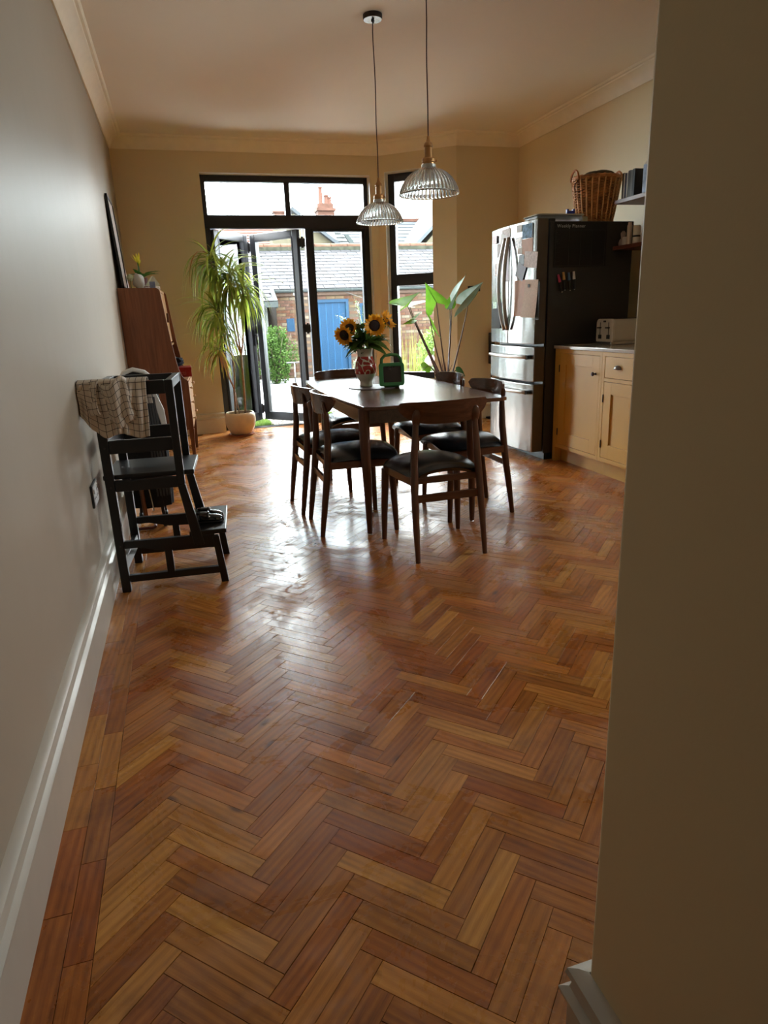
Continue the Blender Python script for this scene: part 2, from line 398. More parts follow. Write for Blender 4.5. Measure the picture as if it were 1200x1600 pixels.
    n8 = N(nt, 'TexNoise', Scale=16.0, Detail=5.0, Roughness=.7, Distortion=1.5); nt.links.new(geo.outputs['Position'], n8.inputs['Vector'])
    sc8 = ramp(nt, n8.outputs['Fac'], [(.54, (0, 0, 0)), (.60, (.22, .22, .22))]); mk = ramp(nt, n6.outputs['Fac'], [(.42, (0, 0, 0)), (.50, (1, 1, 1))])
    mm = N(nt, 'Mix', data_type='RGBA', blend_type='MULTIPLY'); mm.inputs[0].default_value = 1; nt.links.new(sc8, mm.inputs[6]); nt.links.new(mk, mm.inputs[7])
    ad8 = N(nt, 'Mix', data_type='RGBA', blend_type='ADD'); ad8.inputs[0].default_value = 1; nt.links.new(rg, ad8.inputs[6]); nt.links.new(mm.outputs[2], ad8.inputs[7])
    nt.links.new(ad8.outputs[2], bs.inputs['Roughness'])
    mpg = N(nt, 'Mapping'); mpg.inputs['Scale'].default_value = (16, 5, 1); nt.links.new(geo.outputs['Position'], mpg.inputs['Vector'])
    n7 = N(nt, 'TexNoise', Scale=1.0, Detail=4.0, Roughness=.6); nt.links.new(mpg.outputs[0], n7.inputs['Vector'])
    b1 = N(nt, 'Bump', Strength=.20, Distance=.004); nt.links.new(n7.outputs['Fac'], b1.inputs['Height'])
    b2 = N(nt, 'Bump', Strength=.10, Distance=.002); nt.links.new(a.outputs[0], b2.inputs['Height']); nt.links.new(b1.outputs['Normal'], b2.inputs['Normal'])
    nt.links.new(b2.outputs['Normal'], bs.inputs['Normal'])
    bs.inputs['Specular IOR Level'].default_value = .55
    return m
M_parq = parquet_mat()
BL, BW = .2666, .05185
BORDER_X = -.309
def clip(poly, nx, ny, d):
    """keep the side where nx*x+ny*y >= d"""
    out = []
    for i in range(len(poly)):
        p, q = poly[i], poly[(i+1) % len(poly)]
        a, b = nx*p[0] + ny*p[1] - d, nx*q[0] + ny*q[1] - d
        if a >= 0: out.append(p)
        if (a >= 0) != (b >= 0):
            t = a / (a - b); out.append((p[0] + (q[0]-p[0])*t, p[1] + (q[1]-p[1])*t))
    return out
def inset(poly, g):
    cx = sum(p[0] for p in poly)/len(poly); cy_ = sum(p[1] for p in poly)/len(poly)
    n = len(poly); out = poly
    res = []
    for i in range(n):
        p0, p1, p2 = Vector(poly[i-1]), Vector(poly[i]), Vector(poly[(i+1) % n])
        e1 = (p1 - p0).normalized(); e2 = (p2 - p1).normalized()
        n1 = Vector((-e1.y, e1.x)); n2 = Vector((-e2.y, e2.x)); bis = n1 + n2
        if bis.length < .2: bis = n1 * 2
        k = g / max(.35, (bis.normalized()).dot(n1)); res.append(tuple(p1 + bis.normalized() * k))
    return res
def area(poly): return .5 * sum(poly[i-1][0]*poly[i][1] - poly[i][0]*poly[i-1][1] for i in range(len(poly)))
blocks = []    # (poly ccw, direction angle, centre)
def addblock(poly, ang):
    if len(poly) < 3 or area(poly) < 2e-5: return
    c = (sum(p[0] for p in poly)/len(poly), sum(p[1] for p in poly)/len(poly)); blocks.append((poly, ang, c))
# herringbone lattice: a=(1,1)/r2, b=(-1,1)/r2 ; first chevron apex line at x=-.137
r2 = sqrt(2); X0 = -.137 - (2 * BL) / r2 + 0.0   # apex of A at a=iW+L, so x of apex = X0 + L/r2 + ...
YPH = .0354
for k in range(-1, 12):
    for i in range(-75, 190):
        ox = -.137 - BL / r2 + k * 2 * BL / r2; oy = YPH
        def W(a, b): return (ox + (a - b)/r2, oy + (a + b)/r2)
        A = [W(i*BW, i*BW), W(i*BW + BL, i*BW), W(i*BW + BL, (i+1)*BW), W(i*BW, (i+1)*BW)]
        B = [W(i*BW + BL, (i+1)*BW - BL), W(i*BW + BL + BW, (i+1)*BW - BL), W(i*BW + BL + BW, (i+1)*BW), W(i*BW + BL, (i+1)*BW)]
        for poly, ang in ((A, pi/4), (B, 3*pi/4)):
            ys = [p[1] for p in poly]; xs = [p[0] for p in poly]
            if max(ys) < -1.2 or min(ys) > YB + .1 or max(xs) < BORDER_X or min(xs) > XR: continue
            poly = clip(poly, 1, 0, BORDER_X)
            if len(poly) > 2: poly = clip(poly, -1, 0, -XR)
            if len(poly) > 2: poly = clip(poly, 0, -1, -(YB + .1))
            if len(poly) > 2 and (min(p[0] for p in poly) > .53 and max(p[1] for p in poly) < .64): continue
            addblock(poly, ang)
# two border courses along the left wall
for xa, xb, off, ln in ((XL, -.3655, .10, .266), (-.3655, BORDER_X, .225, .266)):
    y = -1.2 + off
    while y < YB:
        l = ln * rnd.uniform(.98, 1.02); addblock([(xa, y), (xb, y), (xb, min(y + l, YB)), (xa, min(y + l, YB))], pi/2); y += l
def pxof(x, y):
    v = Rc.transposed() @ Vector((x, y, -1.21)); 
    if v.z > -.05: return None
    return 600 + 1029*v.x/-v.z, 800 - 1029*v.y/-v.z, -v.z
PALE = [(-.045, 1.358), (-.06, 1.138), (.71, 1.575), (.505, 1.00), (.60, .93), (-.22, 1.80), (.62, .775), (.33, 1.13), (.46, 2.0), (-.23, 1.36), (.95, 1.05)]
DARKB = [(.33, 1.01 + .17), (-.21, 1.12), (.52, .78), (.0, 1.52), (.63, 1.68), (-.2, 1.0)]
def blockdata(i, blk):
    poly, ang, c = blk; q = random.Random(i * 7919 + 13)
    g = inset(poly, .00045 + (.0006 * q.random() ** 3)); h = q.uniform(-.00025, .00025)
    z1 = [h + q.uniform(-.00018, .00018) for _ in g]
    ch = inset(poly, .0010) if area(poly) > .002 and len(poly) == 4 else None
    n = len(g); vs = []; fs = []; rings = []
    rings.append([(p[0], p[1], -.0105) for p in g]); rings.append([(p[0], p[1], z - (.0004 if ch else 0)) for p, z in zip(g, z1)])
    if ch: rings.append([(p[0], p[1], z) for p, z in zip(ch, z1)])
    for r in rings: vs += r
    for k in range(len(rings) - 1):
        for j in range(n): fs.append((k*n + j, k*n + (j+1) % n, (k+1)*n + (j+1) % n, (k+1)*n + j))
    fs.append(tuple(range((len(rings)-1)*n, len(rings)*n)))
    tone = q.betavariate(1.0, 1.5); redd = q.random() ** 1.5
    for (px, py) in PALE:
        if abs(c[0] - px) + abs(c[1] - py) < .035: tone, redd = .95, .05
    for (px, py) in DARKB:
        if abs(c[0] - px) + abs(c[1] - py) < .03: tone, redd = .02, .3
    ca, sa = cos(ang), sin(ang)
    uv = [((v[0] - c[0])*ca + (v[1] - c[1])*sa, -(v[0] - c[0])*sa + (v[1] - c[1])*ca) for v in vs]
    return vs, fs, uv, (tone, redd, q.random())
def floormesh(name, items, parent):
    V, F, UV, T = [], [], [], []
    for vs, fs, uv, t in items:
        b = len(V); V += vs; F += [tuple(b + i for i in f) for f in fs]; UV += uv; T += [t] * len(vs)
    me = bpy.data.meshes.new(name); me.from_pydata(V, [], F); me.update()
    ul = me.uv_layers.new(name='UVMap'); ca_ = me.color_attributes.new('Tone', 'FLOAT_COLOR', 'POINT')
    li = [0] * len(me.loops); me.loops.foreach_get('vertex_index', li)
    flat = []
    for i in li: flat += UV[i]
    ul.data.foreach_set('uv', flat)
    cf = []
    for t in T: cf += [t[0], t[1], t[2], 1]
    ca_.data.foreach_set('color', cf); me.materials.append(M_parq)
    o = bpy.data.objects.new(name, me); COL.objects.link(o); o.parent = parent; return o
def seen_size(b):
    p = pxof(*b[2])
    if p is None or not (-60 < p[0] < 1000 and 500 < p[1] < 1680): return 0
    return area(b[0]) / p[2]**2 * (1.0 / p[2])
order = sorted(range(len(blocks)), key=lambda i: -seen_size(blocks[i]))
for i in order[:300]: floormesh('parquet_block', [blockdata(i, blocks[i])], fl)
rest = floormesh('parquet', [blockdata(i, blocks[i]) for i in order[300:]], fl); rest['kind'] = 'stuff'

# ---------------------------------------------------------------- garden doors and windows
def pane(parent, corners, name='pane', mat=None):
    """double skin glass between four corners"""
    a = [Vector(c) for c in corners]; n = (a[1] - a[0]).cross(a[3] - a[0]).normalized() * .003
    m = MB(); m.add([p - n for p in a] + [p + n for p in a], [(3,2,1,0),(4,5,6,7),(0,1,5,4),(1,2,6,5),(2,3,7,6),(3,0,4,7)])
    return m.build(name, mat or M_pane, parent)
w1 = struct('window_1')
def fbar(p, lo, hi, name, bev=.004): return MB().b2(lo, hi).build(name, M_frame, p, bevel=bev)
YF0, YF1 = 7.80, 7.87
fbar(w1, (.395, YF0, 2.295), (.445, YF1, 2.69), 'left_stile'); fbar(w1, (2.165, YF0, 2.295), (2.215, YF1, 2.69), 'right_stile')
fbar(w1, (.445, YF0, 2.625), (2.165, YF1, 2.69), 'head_rail'); fbar(w1, (1.275, YF0, 2.30), (1.335, YF1, 2.625), 'mullion')
fbar(w1, (.395, YF0 - .01, 2.165), (2.215, YF1 + .02, 2.30), 'transom_beam')
pane(w1, [(.44, 7.835, 2.29), (1.28, 7.835, 2.29), (1.28, 7.835, 2.63), (.44, 7.835, 2.63)])
pane(w1, [(1.33, 7.835, 2.29), (2.17, 7.835, 2.29), (2.17, 7.835, 2.63), (1.33, 7.835, 2.63)])
SS(MB().b2((.393, YB - .0, 2.686), (2.217, YF0 + .005, 2.694)).build('trim_6', M_reveal))
SS(MB().b2((2.212, YB - .0, .0), (2.219, YF0 + .12, 2.69)).build('trim_7', M_reveal))
d1 = struct('door_1')
fbar(d1, (.395, YF0 - .01, -.01), (.455, YF1 + .02, 2.165), 'left_jamb'); fbar(d1, (2.155, YF0 - .01, -.01), (2.215, YF1 + .02, 2.165), 'right_jamb')
fbar(d1, (.395, YF0 - .02, -.045), (2.215, YF1 + .03, .006), 'threshold')
M_frame2 = plain('dark_aluminium_leaf', (.016, .017, .024), .42, metal=.0, var=.1)
def leaf(par, a, b, label_kind, z0=.03, z1=2.155, handle=False, t=.055, st=.075):
    """one glazed door leaf between two plan points"""
    a, b = Vector((*a, 0)), Vector((*b, 0)); L = (b - a).length; ang = atan2(b.y - a.y, b.x - a.x)
    e = MB()
    e.b2((0, -t/2, z0), (st, t/2, z1)); e.b2((L - st, -t/2, z0), (L, t/2, z1)); e.b2((st, -t/2, z1 - st), (L - st, t/2, z1)); e.b2((st, -t/2, z0), (L - st, t/2, z0 + st + .015))
    o = e.build('door_leaf', M_frame2, par, bevel=.006); o.location = a; o.rotation_euler = (0, 0, ang)
    pane(o, [(st - .01, 0, z0 + st), (L - st + .01, 0, z0 + st), (L - st + .01, 0, z1 - st + .01), (st - .01, 0, z1 - st + .01)], 'glass_pane')
    g = MB()
    for (x0, x1, zz0, zz1) in ((st - .004, st + .008, z0 + st, z1 - st), (L - st - .008, L - st + .004, z0 + st, z1 - st)):
        g.b2((x0, -t/2 - .004, zz0), (x1, t/2 + .004, zz1))
    g.b2((st, -t/2 - .004, z1 - st - .008), (L - st, t/2 + .004, z1 - st + .004)); g.b2((st, -t/2 - .004, z0 + st + .011), (L - st, t/2 + .004, z0 + st + .023))
    g.build('glazing_bead', M_frame, o)
    if handle:
        h = MB(); h.b2((L - .055, -t/2 - .012, .92), (L - .025, -t/2 - .002, 1.10)); h.bar((L - .04, -t/2 - .035, 1.04), (L - .04, -t/2 - .035, .93), .02, .012); h.bar((L - .04, -t/2 - .004, 1.04), (L - .04, -t/2 - .035, 1.04), .014)
        h.build('handle', M_black, o, bevel=.003)
    return o
l1 = leaf(d1, (.462, 7.80), (.862, 8.27), 1, handle=True)
l2 = leaf(d1, (.925, 8.27), (1.395, 7.79), 2)
fbar(d1, (1.475, 7.80, .006), (1.535, 7.87, 2.165), 'door_post')
l3 = leaf(d1, (1.535, 7.835), (2.158, 7.835), 3, z0=.006, z1=2.166, st=.026)
for z in (.16, 1.10, 1.28, 2.02):
    h = MB(); h.tube([(.894, 8.30, z - .06), (.894, 8.30, z + .06)], .013, 10); h.b2((.855, 8.285, z - .045), (.935, 8.297, z + .045)); h.build('hinge', M_black, d1)
for z in (.16, 1.10, 2.02):
    h = MB(); h.tube([(1.435, 7.79, z - .06), (1.435, 7.79, z + .06)], .013, 10); h.b2((1.40, 7.80, z - .045), (1.47, 7.812, z + .045)); h.build('hinge', M_black, d1)
# side window in the bay
w2 = struct('window_2')
def bb(u0, u1, z0, z1, name, o0=.10, o1=.17):
    return baybox(MB(), u0, u1, o0, o1, z0, z1).build(name, M_frame, w2, bevel=.004)
bb(.09, .165, .47, 2.715, 'left_stile'); bb(.68, .75, .47, 2.715, 'right_stile'); bb(.165, .68, 2.63, 2.715, 'head_rail'); bb(.165, .68, 1.53, 1.655, 'transom'); bb(.165, .68, .47, .55, 'bottom_rail')
for z0, z1 in ((.54, 1.54), (1.65, 2.64)):
    pane(w2, [bayp(.155, .135, z0), bayp(.69, .135, z0), bayp(.69, .135, z1), bayp(.155, .135, z1)])
o = baybox(MB(), .086, .092, -.001, .11, .47, 2.71).build('trim_8', M_reveal); SS(o)
o = baybox(MB(), .086, .64, -.001, .11, 2.708, 2.717).build('trim_9', M_reveal); SS(o)
o = baybox(MB(), .07, .66, -.03, .11, .45, .478).build('trim_10', M_reveal); SS(o)
# added window in the right-hand wall, unseen behind the hall wall, for extra side light
w3 = struct('window_added')
for lo, hi, nm in (((3.80, 2.2, 1.4), (3.87, 2.27, 2.2), 'left_stile'), ((3.80, 3.03, 1.4), (3.87, 3.1, 2.2), 'right_stile'), ((3.80, 2.2, 2.13), (3.87, 3.1, 2.2), 'head_rail'), ((3.80, 2.2, 1.4), (3.87, 3.1, 1.47), 'bottom_rail')):
    fbar(w3, lo, hi, nm)
pane(w3, [(3.835, 2.25, 1.45), (3.835, 3.05, 1.45), (3.835, 3.05, 2.15), (3.835, 2.25, 2.15)])

# ================================================================== DINING SET
def rounded_top(poly, z0, z1, name, mat, parent, bev=.004):
    return MB().prism(poly, z0, z1).build(name, mat, parent, bevel=bev)
tb = thing('dining_table', 'dark walnut dining table with gently bowed sides in the middle of the room', 'table', (1.30, 4.27, 0))
TX, TY = 1.30, 4.27
def tl(p): return (p[0] - TX, p[1] - TY)
poly = [(.955, 3.375), (1.70, 3.375), (1.735, 3.40)]
for k in range(1, 12):
    t = k / 12; poly.append((1.735 + .022 * sin(pi * t), 3.40 + t * 1.76))
poly += [(1.72, 5.165), (1.68, 5.19), (.95, 5.19), (.905, 5.16)]
for k in range(1, 12):
    t = k / 12; poly.append((.90 - .048 * sin(pi * t), 5.16 - t * 1.74))
poly += [(.90, 3.415)]
rounded_top([tl(p) for p in poly], .724, .745, 'tabletop', M_walnutx, tb)
m = MB()
for a, b in (((.925, 3.50), (1.60, 3.50)), ((.925, 5.05), (1.60, 5.05)), ((.925, 3.50), (.925, 5.05)), ((1.60, 3.50), (1.60, 5.05))):
    m.bar((a[0]-TX, a[1]-TY, .680), (b[0]-TX, b[1]-TY, .680), .022, .085)
m.build('apron', M_walnuty, tb, bevel=.002)
for (x, y, dx) in ((.917, 3.484, .005), (1.556, 3.485, .004), (.917, 5.06, .005), (1.556, 5.06, .004)):
    m = MB(); X, Y = x - TX, y - TY
    m.tube([(X + dx, Y, .012), (X + dx*.8, Y, .25), (X, Y, .50), (X, Y, .724)], [.0145, .0225, .029, .031], 14)
    lg = m.build('leg', M_walnutz, tb); smooth_angle(lg, 50)
    MB().lathe([(.001, 0), (.013, 0), (.013, .006), (.009, .012), (.001, .012)], (X + dx, Y, 0), 12).build('glide', M_steel, lg)

def seat_mesh():
    """domed cushion, wider at the front, corners drooping over the rails"""
    def hw(t): return .200 + .038 * t
    m = MB()
    def P(u, v, lower):
        U = u * 2 - 1; V = v * 2 - 1
        k = 1.0 - .10 * (abs(U) ** 3) * (abs(V) ** 3)
        x = U * hw(v) * k; y = -.165 + .43 * v; y -= .03 * abs(U) ** 3 * (v if v > .5 else 0)
        edge = max(abs(U), abs(V)); drop = .046 * abs(U) ** 2.2 + .022 * max(0, V) ** 3 + .020 * max(0, -V) ** 3
        z = .496 - drop
        side = max(0, edge - .86) / .14
        if not lower: z -= .012 * side ** 2
        else: z = z - .012 * side ** 2 - .038 * (1 - side ** 3) - .001
        return (x, y, z)
    m.grid(lambda u, v: P(u, v, False), 20, 20)
    m.grid(lambda u, v: P(u, v, True), 20, 20)
    return m
def seg_back():
    """bent plywood rail, D-shaped, concave towards the sitter"""
    m = MB(); n = 28; w2 = .240; cv = .075
    def prof(t):
        lo = .693 + .080 * abs(t) ** 4.5; hi = .806 - .008 * abs(t) ** 4
        if abs(t) > .93:
            k = (abs(t) - .93) / .07; hi -= .020 * k * k; lo += .006 * k * k
        return lo, hi
    def c(t): return t * w2, -.178 + cv * t * t
    vs = []; fs = []
    for i in range(n + 1):
        t = -1 + 2 * i / n; lo, hi = prof(t); x, y = c(t); nx, ny = (-2 * cv * t / w2, 1); L = sqrt(nx*nx + 1); nx /= L; ny /= L
        th = .0075; lean = -.016
        for (z, s) in ((lo, -1), (hi, -1), (hi, 1), (lo, 1)):
            yy = y + s * ny * th + lean * (z - .69) / .12; vs.append((x + s * nx * th, yy, z))
    for i in range(n):
        for k in range(4): fs.append((i*4 + k, i*4 + (k+1) % 4, (i+1)*4 + (k+1) % 4, (i+1)*4 + k))
    fs += [(3, 2, 1, 0), (n*4, n*4+1, n*4+2, n*4+3)]
    m.add(vs, fs); return m
def make_chair(label):
    t = thing('dining_chair', label, 'chair', group='dining chairs round the table')
    s = seat_mesh().build('seat', M_leather, t, smooth=True)
    o = seg_back().build('backrest', M_walnutx, t, bevel=.003); smooth_angle(o, 50)
    for sx in (-1, 1):
        m = MB(); m.tube([(sx*.186, -.220, 0), (sx*.183, -.192, .20), (sx*.178, -.168, .37), (sx*.169, -.152, .55), (sx*.160, -.152, .668), (sx*.158, -.153, .712)], [.014, .0195, .022, .0205, .0175, .015], 12, flat=.85)
        lg = m.build('leg', M_walnutz, t); smooth_angle(lg, 55)
        m = MB(); m.sphere((0, 0, 0), 1, 18, 10)
        for i, v in enumerate(m.v):
            X, Y, Z = v; m.v[i] = (sx*.157 + X * .023, -.158 - .007 * (Z + .3) + Y * .011, .722 + Z * .046)
        m.build('joint_pad', M_walnutz, t, smooth=True)
        m = MB(); m.tube([(sx*.226, .216, 0), (sx*.220, .208, .20), (sx*.210, .200, .410)], [.0135, .0185, .0215], 12)
        lg = m.build('leg', M_walnutz, t); smooth_angle(lg, 55)
        MB().bar((sx*.212, .20, .408), (sx*.180, -.166, .408), .020, .042).build('side_rail', M_walnuty, t, bevel=.003)
    MB().bar((-.208, .198, .404), (.208, .198, .404), .018, .038).build('front_rail', M_walnutx, t, bevel=.003)
    MB().bar((-.181, -.176, .322), (.181, -.176, .322), .016, .040).build('stretcher', M_walnutx, t, bevel=.003)
    MB().bar((-.178, -.160, .412), (.178, -.160, .412), .016, .034).build('back_rail', M_walnutx, t, bevel=.003)
    return t
ch = make_chair('walnut dining chair with black seat nearest the camera, its back towards us')
ch.location = (1.21, 3.178, 0); ch.rotation_euler = (0, 0, RAD(1))
H = pi / 2
dup(ch, (.880, 3.748, 0), -H, 'walnut dining chair at the left of the table, the nearer of the two')
dup(ch, (.845, 4.232, 0), -H + RAD(2), 'walnut dining chair at the left of the table, farther back towards the doors')
dup(ch, (1.650, 3.752, 0), H, 'walnut dining chair on the fridge side, nearer to the camera')
dup(ch, (1.655, 4.370, 0), H, 'walnut dining chair on the fridge side, farther away near the elephant ear plant')
dup(ch, (1.225, 5.100, 0), pi, 'walnut dining chair at the far head of the table before the garden doors')

# ---------------------------------------------------------------- things on the table
ZT = .745
t = thing('placemat', 'thin round dark placemat under the vase and tablet on the table', 'placemat', (1.225, 4.36, ZT))
m = MB(); m.lathe([(.0001, 0), (.168, 0), (.170, .0025), (.168, .005), (.0001, .005)], n=48)
smooth_angle(m.build('mat', plain('slate_mat', (.11, .09, .09), .55, var=.25, scale=40), t), 30)
VX, VY, VZ = 1.185, 4.40, ZT + .0055
t = thing('vase', 'white and red folk-painted ceramic vase holding the sunflowers on the table', 'vase', (VX, VY, VZ))
def vase_mat():
    m, nt, bs = newmat('vase_glaze')
    tcn = N(nt, 'TexCoord'); sp = N(nt, 'SeparateXYZ'); nt.links.new(tcn.outputs['Object'], sp.inputs[0])
    n = N(nt, 'TexNoise', Scale=5.0, Detail=1.0); nt.links.new(tcn.outputs['Object'], n.inputs['Vector'])
    # curling white scroll lines : level sets of a warped noise
    mp = N(nt, 'Mapping'); mp.inputs['Scale'].default_value = (13, 13, 11); nt.links.new(tcn.outputs['Object'], mp.inputs['Vector'])
    s = N(nt, 'TexNoise', Scale=1.0, Detail=.0, Distortion=1.6); nt.links.new(mp.outputs[0], s.inputs['Vector'])
    line = ramp(nt, s.outputs['Fac'], [(.425, (.42, .028, .022)), (.45, (.80, .74, .64)), (.49, (.80, .74, .64)), (.515, (.42, .028, .022))])
    zr = N(nt, 'MapRange'); zr.inputs['From Min'].default_value = 0; zr.inputs['From Max'].default_value = .25; nt.links.new(sp.outputs['Z'], zr.inputs['Value'])
    band = nt.nodes.new('ShaderNodeValToRGB'); e = band.color_ramp.elements; band.color_ramp.interpolation = 'CONSTANT'
    e[0].position = 0; e[0].color = (0, 0, 0, 1); e[1].position = .335; e[1].color = (.5, .5, .5, 1)
    q = e.new(.35); q.color = (1, 1, 1, 1); q = e.new(.79); q.color = (.5, .5, .5, 1); q = e.new(.805); q.color = (0, 0, 0, 1)
    nt.links.new(zr.outputs[0], band.inputs[0])
    mx = N(nt, 'Mix', data_type='RGBA'); mx.inputs[6].default_value = (.72, .69, .62, 1)
    nt.links.new(band.outputs[0], mx.inputs[0]); nt.links.new(line, mx.inputs[7]); nt.links.new(mx.outputs[2], bs.inputs['Base Color'])
    bs.inputs['Roughness'].default_value = .18; return m
vp = [(.0001, 0), (.040, 0), (.044, .004), (.043, .018), (.040, .030), (.050, .048), (.064, .070), (.072, .095), (.0735, .118), (.069, .145), (.060, .170), (.0525, .190), (.050, .210), (.0515, .232), (.055, .250), (.052, .250), (.048, .225), (.047, .200), (.055, .170), (.064, .140), (.066, .110), (.05, .06), (.0001, .04)]
smooth_angle(MB().lathe(vp, n=40).build('body', vase_mat(), t, smooth=True), 60)
M_petal = leafmat('sunflower_petal', (.70, .29, .012), (.88, .46, .03), .55, .3)
M_petal_in = leafmat('sunflower_petal_base', (.55, .16, .01), (.7, .25, .015), .6, .2)
M_disc = plain('sunflower_disc', (.020, .007, .006), .9, var=.6, scale=220, bmp=.6)
M_sfl = leafmat('sunflower_leaf', (.045, .095, .014), (.10, .17, .03), .5, .3)
M_stem = plain('green_stem', (.10, .17, .035), .5)
def blade(m, base, tip, width, droop=0.0, up=(0, 0, 1), n=5, fold=0.0, roll=0.0, peak=.4):
    """pointed leaf strip from base to tip"""
    base, tip = Vector(base), Vector(tip); d = tip - base; L = d.length; dn = d.normalized(); up = Vector(up)
    if abs(dn.dot(up)) > .97: up = Vector((1, 0, 0))
    side = dn.cross(up).normalized(); nn = side.cross(dn).normalized()
    side, nn = side * cos(roll) + nn * sin(roll), nn * cos(roll) - side * sin(roll)
    b = len(m.v); pts = []
    for i in range(n + 1):
        t = i / n; p = base + d * t + Vector((0, 0, -droop * 4 * 0.25 * t * t * L)) 
        wd = width * max(.0, (t / peak) ** .7 if t < peak else ((1 - t) / (1 - peak)) ** .75) * .5
        if i == 0: wd = max(wd, width * .12)
        m.v += [tuple(p - side * wd + nn * fold * wd), tuple(p), tuple(p + side * wd + nn * fold * wd)]
    for i in range(n):
        a = b + i*3; m.f += [(a, a+1, a+4, a+3), (a+1, a+2, a+5, a+4)]
def sunflower(px, facing, r, base, label, seed, bend=None):
    q = random.Random(seed); hd = Vector(px); f = Vector(facing).normalized()
    t = thing('sunflower', label, 'sunflower', tuple(base), group='sunflowers in the vase')
    B = Vector(base); u = f.orthogonal().normalized(); v = f.cross(u)
    m = MB()
    for ring, cnt, ln, ti in ((0, 19, 1.0, .10), (1, 17, .90, .34)):
        for k in range(cnt):
            a = 2 * pi * (k + .5 * ring) / cnt + q.uniform(-.1, .1); d = (u * cos(a) + v * sin(a)); l = r * ln * q.uniform(.90, 1.12)
            s = hd - B + d * r * .46; e = hd - B + d * l + f * (ti * r + q.uniform(-.1, .22) * r)
            blade(m, s, e, r * .36, 0, up=f, n=4, fold=.25, roll=q.uniform(-.4, .4))
    m.build('petals', M_petal, t, smooth=True)
    m = MB(); m.sphere((0, 0, 0), r * .50, 20, 10, sz=.32)
    R = f.to_track_quat('Z', 'Y').to_matrix().to_4x4(); m.xf(Matrix.Translation(hd - B + f * r * .02) @ R); m.build('disc', M_disc, t, smooth=True)
    m = MB()
    for k in range(14):
        a = 2 * pi * k / 14 + q.uniform(-.2, .2); d = (u * cos(a) + v * sin(a)); s = hd - B - f * r * .12 + d * r * .2
        blade(m, s, s + d * r * .62 - f * r * q.uniform(-.1, .3), r * .34, 0, up=f, n=3)
    m.build('bracts', M_sfl, t, smooth=True)
    neck = hd - B - f * r * .14; mid = Vector(bend) - B if bend else neck * .5 + Vector((0, 0, .02)); m = MB()
    pts = [Vector((0, 0, 0)).lerp(mid, k/4) if k < 4 else mid.lerp(neck, (k-4)/4) for k in range(9)]
    m.tube(pts, .0045, 7); m.build('stem', M_stem, t, smooth=True)
    for k in range(3):
        m = MB(); p = pts[4 + k]; a = q.uniform(0, 6.28); d = Vector((cos(a), sin(a)*.6, q.uniform(-.4, .3)))
        blade(m, p, p + d * r * q.uniform(1.2, 1.7), r * .85, .35, n=6, fold=.2); m.build('leaf', M_sfl, t, smooth=True)
    return t
vb = (VX, VY, VZ + .05)
def vbase(i): a = i * 1.3; return (VX + .014*cos(a), VY + .014*sin(a), VZ + .055)
def rim(i): a = i * 1.3 + .5; return (VX + .030*cos(a), VY + .03*sin(a), VZ + .235)
sunflower((1.232, 4.30, 1.148), (-.18, -1, .12), .074, vbase(0), 'sunflower facing straight at the camera in the middle of the vase', 1, (VX + .02, VY - .02, VZ + .25))
sunflower((1.040, 4.36, 1.095), (-.75, -.75, -.25), .070, vbase(1), 'sunflower lowest at the left of the vase, facing down', 2, (VX - .035, VY, VZ + .25))
sunflower((1.085, 4.40, 1.135), (-.45, -.75, .45), .068, vbase(2), 'sunflower at the left, tucked just above the lowest one', 3, (VX - .03, VY + .01, VZ + .25))
sunflower((1.345, 4.40, 1.172), (.62, -.5, .45), .072, vbase(3), 'sunflower at the right of the vase, turned away to the side', 4, (VX + .035, VY, VZ + .25))
t = thing('foliage_bunch', 'loose green leaves and buds among the sunflowers in the vase', 'leaves', vb)
q = random.Random(5)
for k in range(60):
    a = q.uniform(0, 2*pi); e = q.uniform(-.1, 1.1); rr = q.uniform(.03, .09); m = MB()
    s = Vector((.025*cos(a), .025*sin(a), .20 + rr * .6)); d = Vector((cos(a)*1.2, sin(a)*.6, e)).normalized()
    blade(m, s, s + d * q.uniform(.10, .18), q.uniform(.040, .07), q.uniform(.1, .6), n=6, fold=.15, roll=q.uniform(-.5, .5)); m.build('leaf', M_sfl, t, smooth=True)
for k in range(5):
    a = q.uniform(0, 2*pi); m = MB(); m.tube([(.01*cos(a), .01*sin(a), .05), (.025*cos(a), .025*sin(a), .2), (.06*cos(a), .05*sin(a), .33)], .004, 6); m.sphere((.062*cos(a), .052*sin(a), .345), .02, 8, 6); m.build('bud', M_sfl, t, smooth=True)
# tablet in a green foam case with a carry handle
t = thing('tablet', 'tablet in a chunky green foam case with a handle, propped on the table', 'tablet', (1.315, 4.222, ZT + .011), rot=(RAD(-10), 0, RAD(-14)))
def rrect(w, h, r, n=5, cx=0, cy=0):
    out = []
    for (x, y, a0) in ((w/2 - r, h/2 - r, 0), (-w/2 + r, h/2 - r, pi/2), (-w/2 + r, -h/2 + r, pi), (w/2 - r, -h/2 + r, 1.5*pi)):
        for k in range(n + 1): a = a0 + pi/2*k/n; out.append((cx + x + r*cos(a), cy + y + r*sin(a)))
    return out
M_foam = plain('green_foam', (.035, .16, .045), .65, bmp=.03)
def frame_ring(outer, inner, y0, y1, name, mat, parent):
    n = len(outer); m = MB(); vs = [(p[0], y0, p[1]) for p in outer] + [(p[0], y0, p[1]) for p in inner] + [(p[0], y1, p[1]) for p in outer] + [(p[0], y1, p[1]) for p in inner]
    fs = []
    for i in range(n):
        j = (i+1) % n; fs += [(i, j, n+j, n+i), (2*n+i, 3*n+i, 3*n+j, 2*n+j), (i, 2*n+i, 2*n+j, j), (n+i, n+j, 3*n+j, 3*n+i)]
    m.add(vs, fs); return m.build(name, mat, parent, bevel=.003)
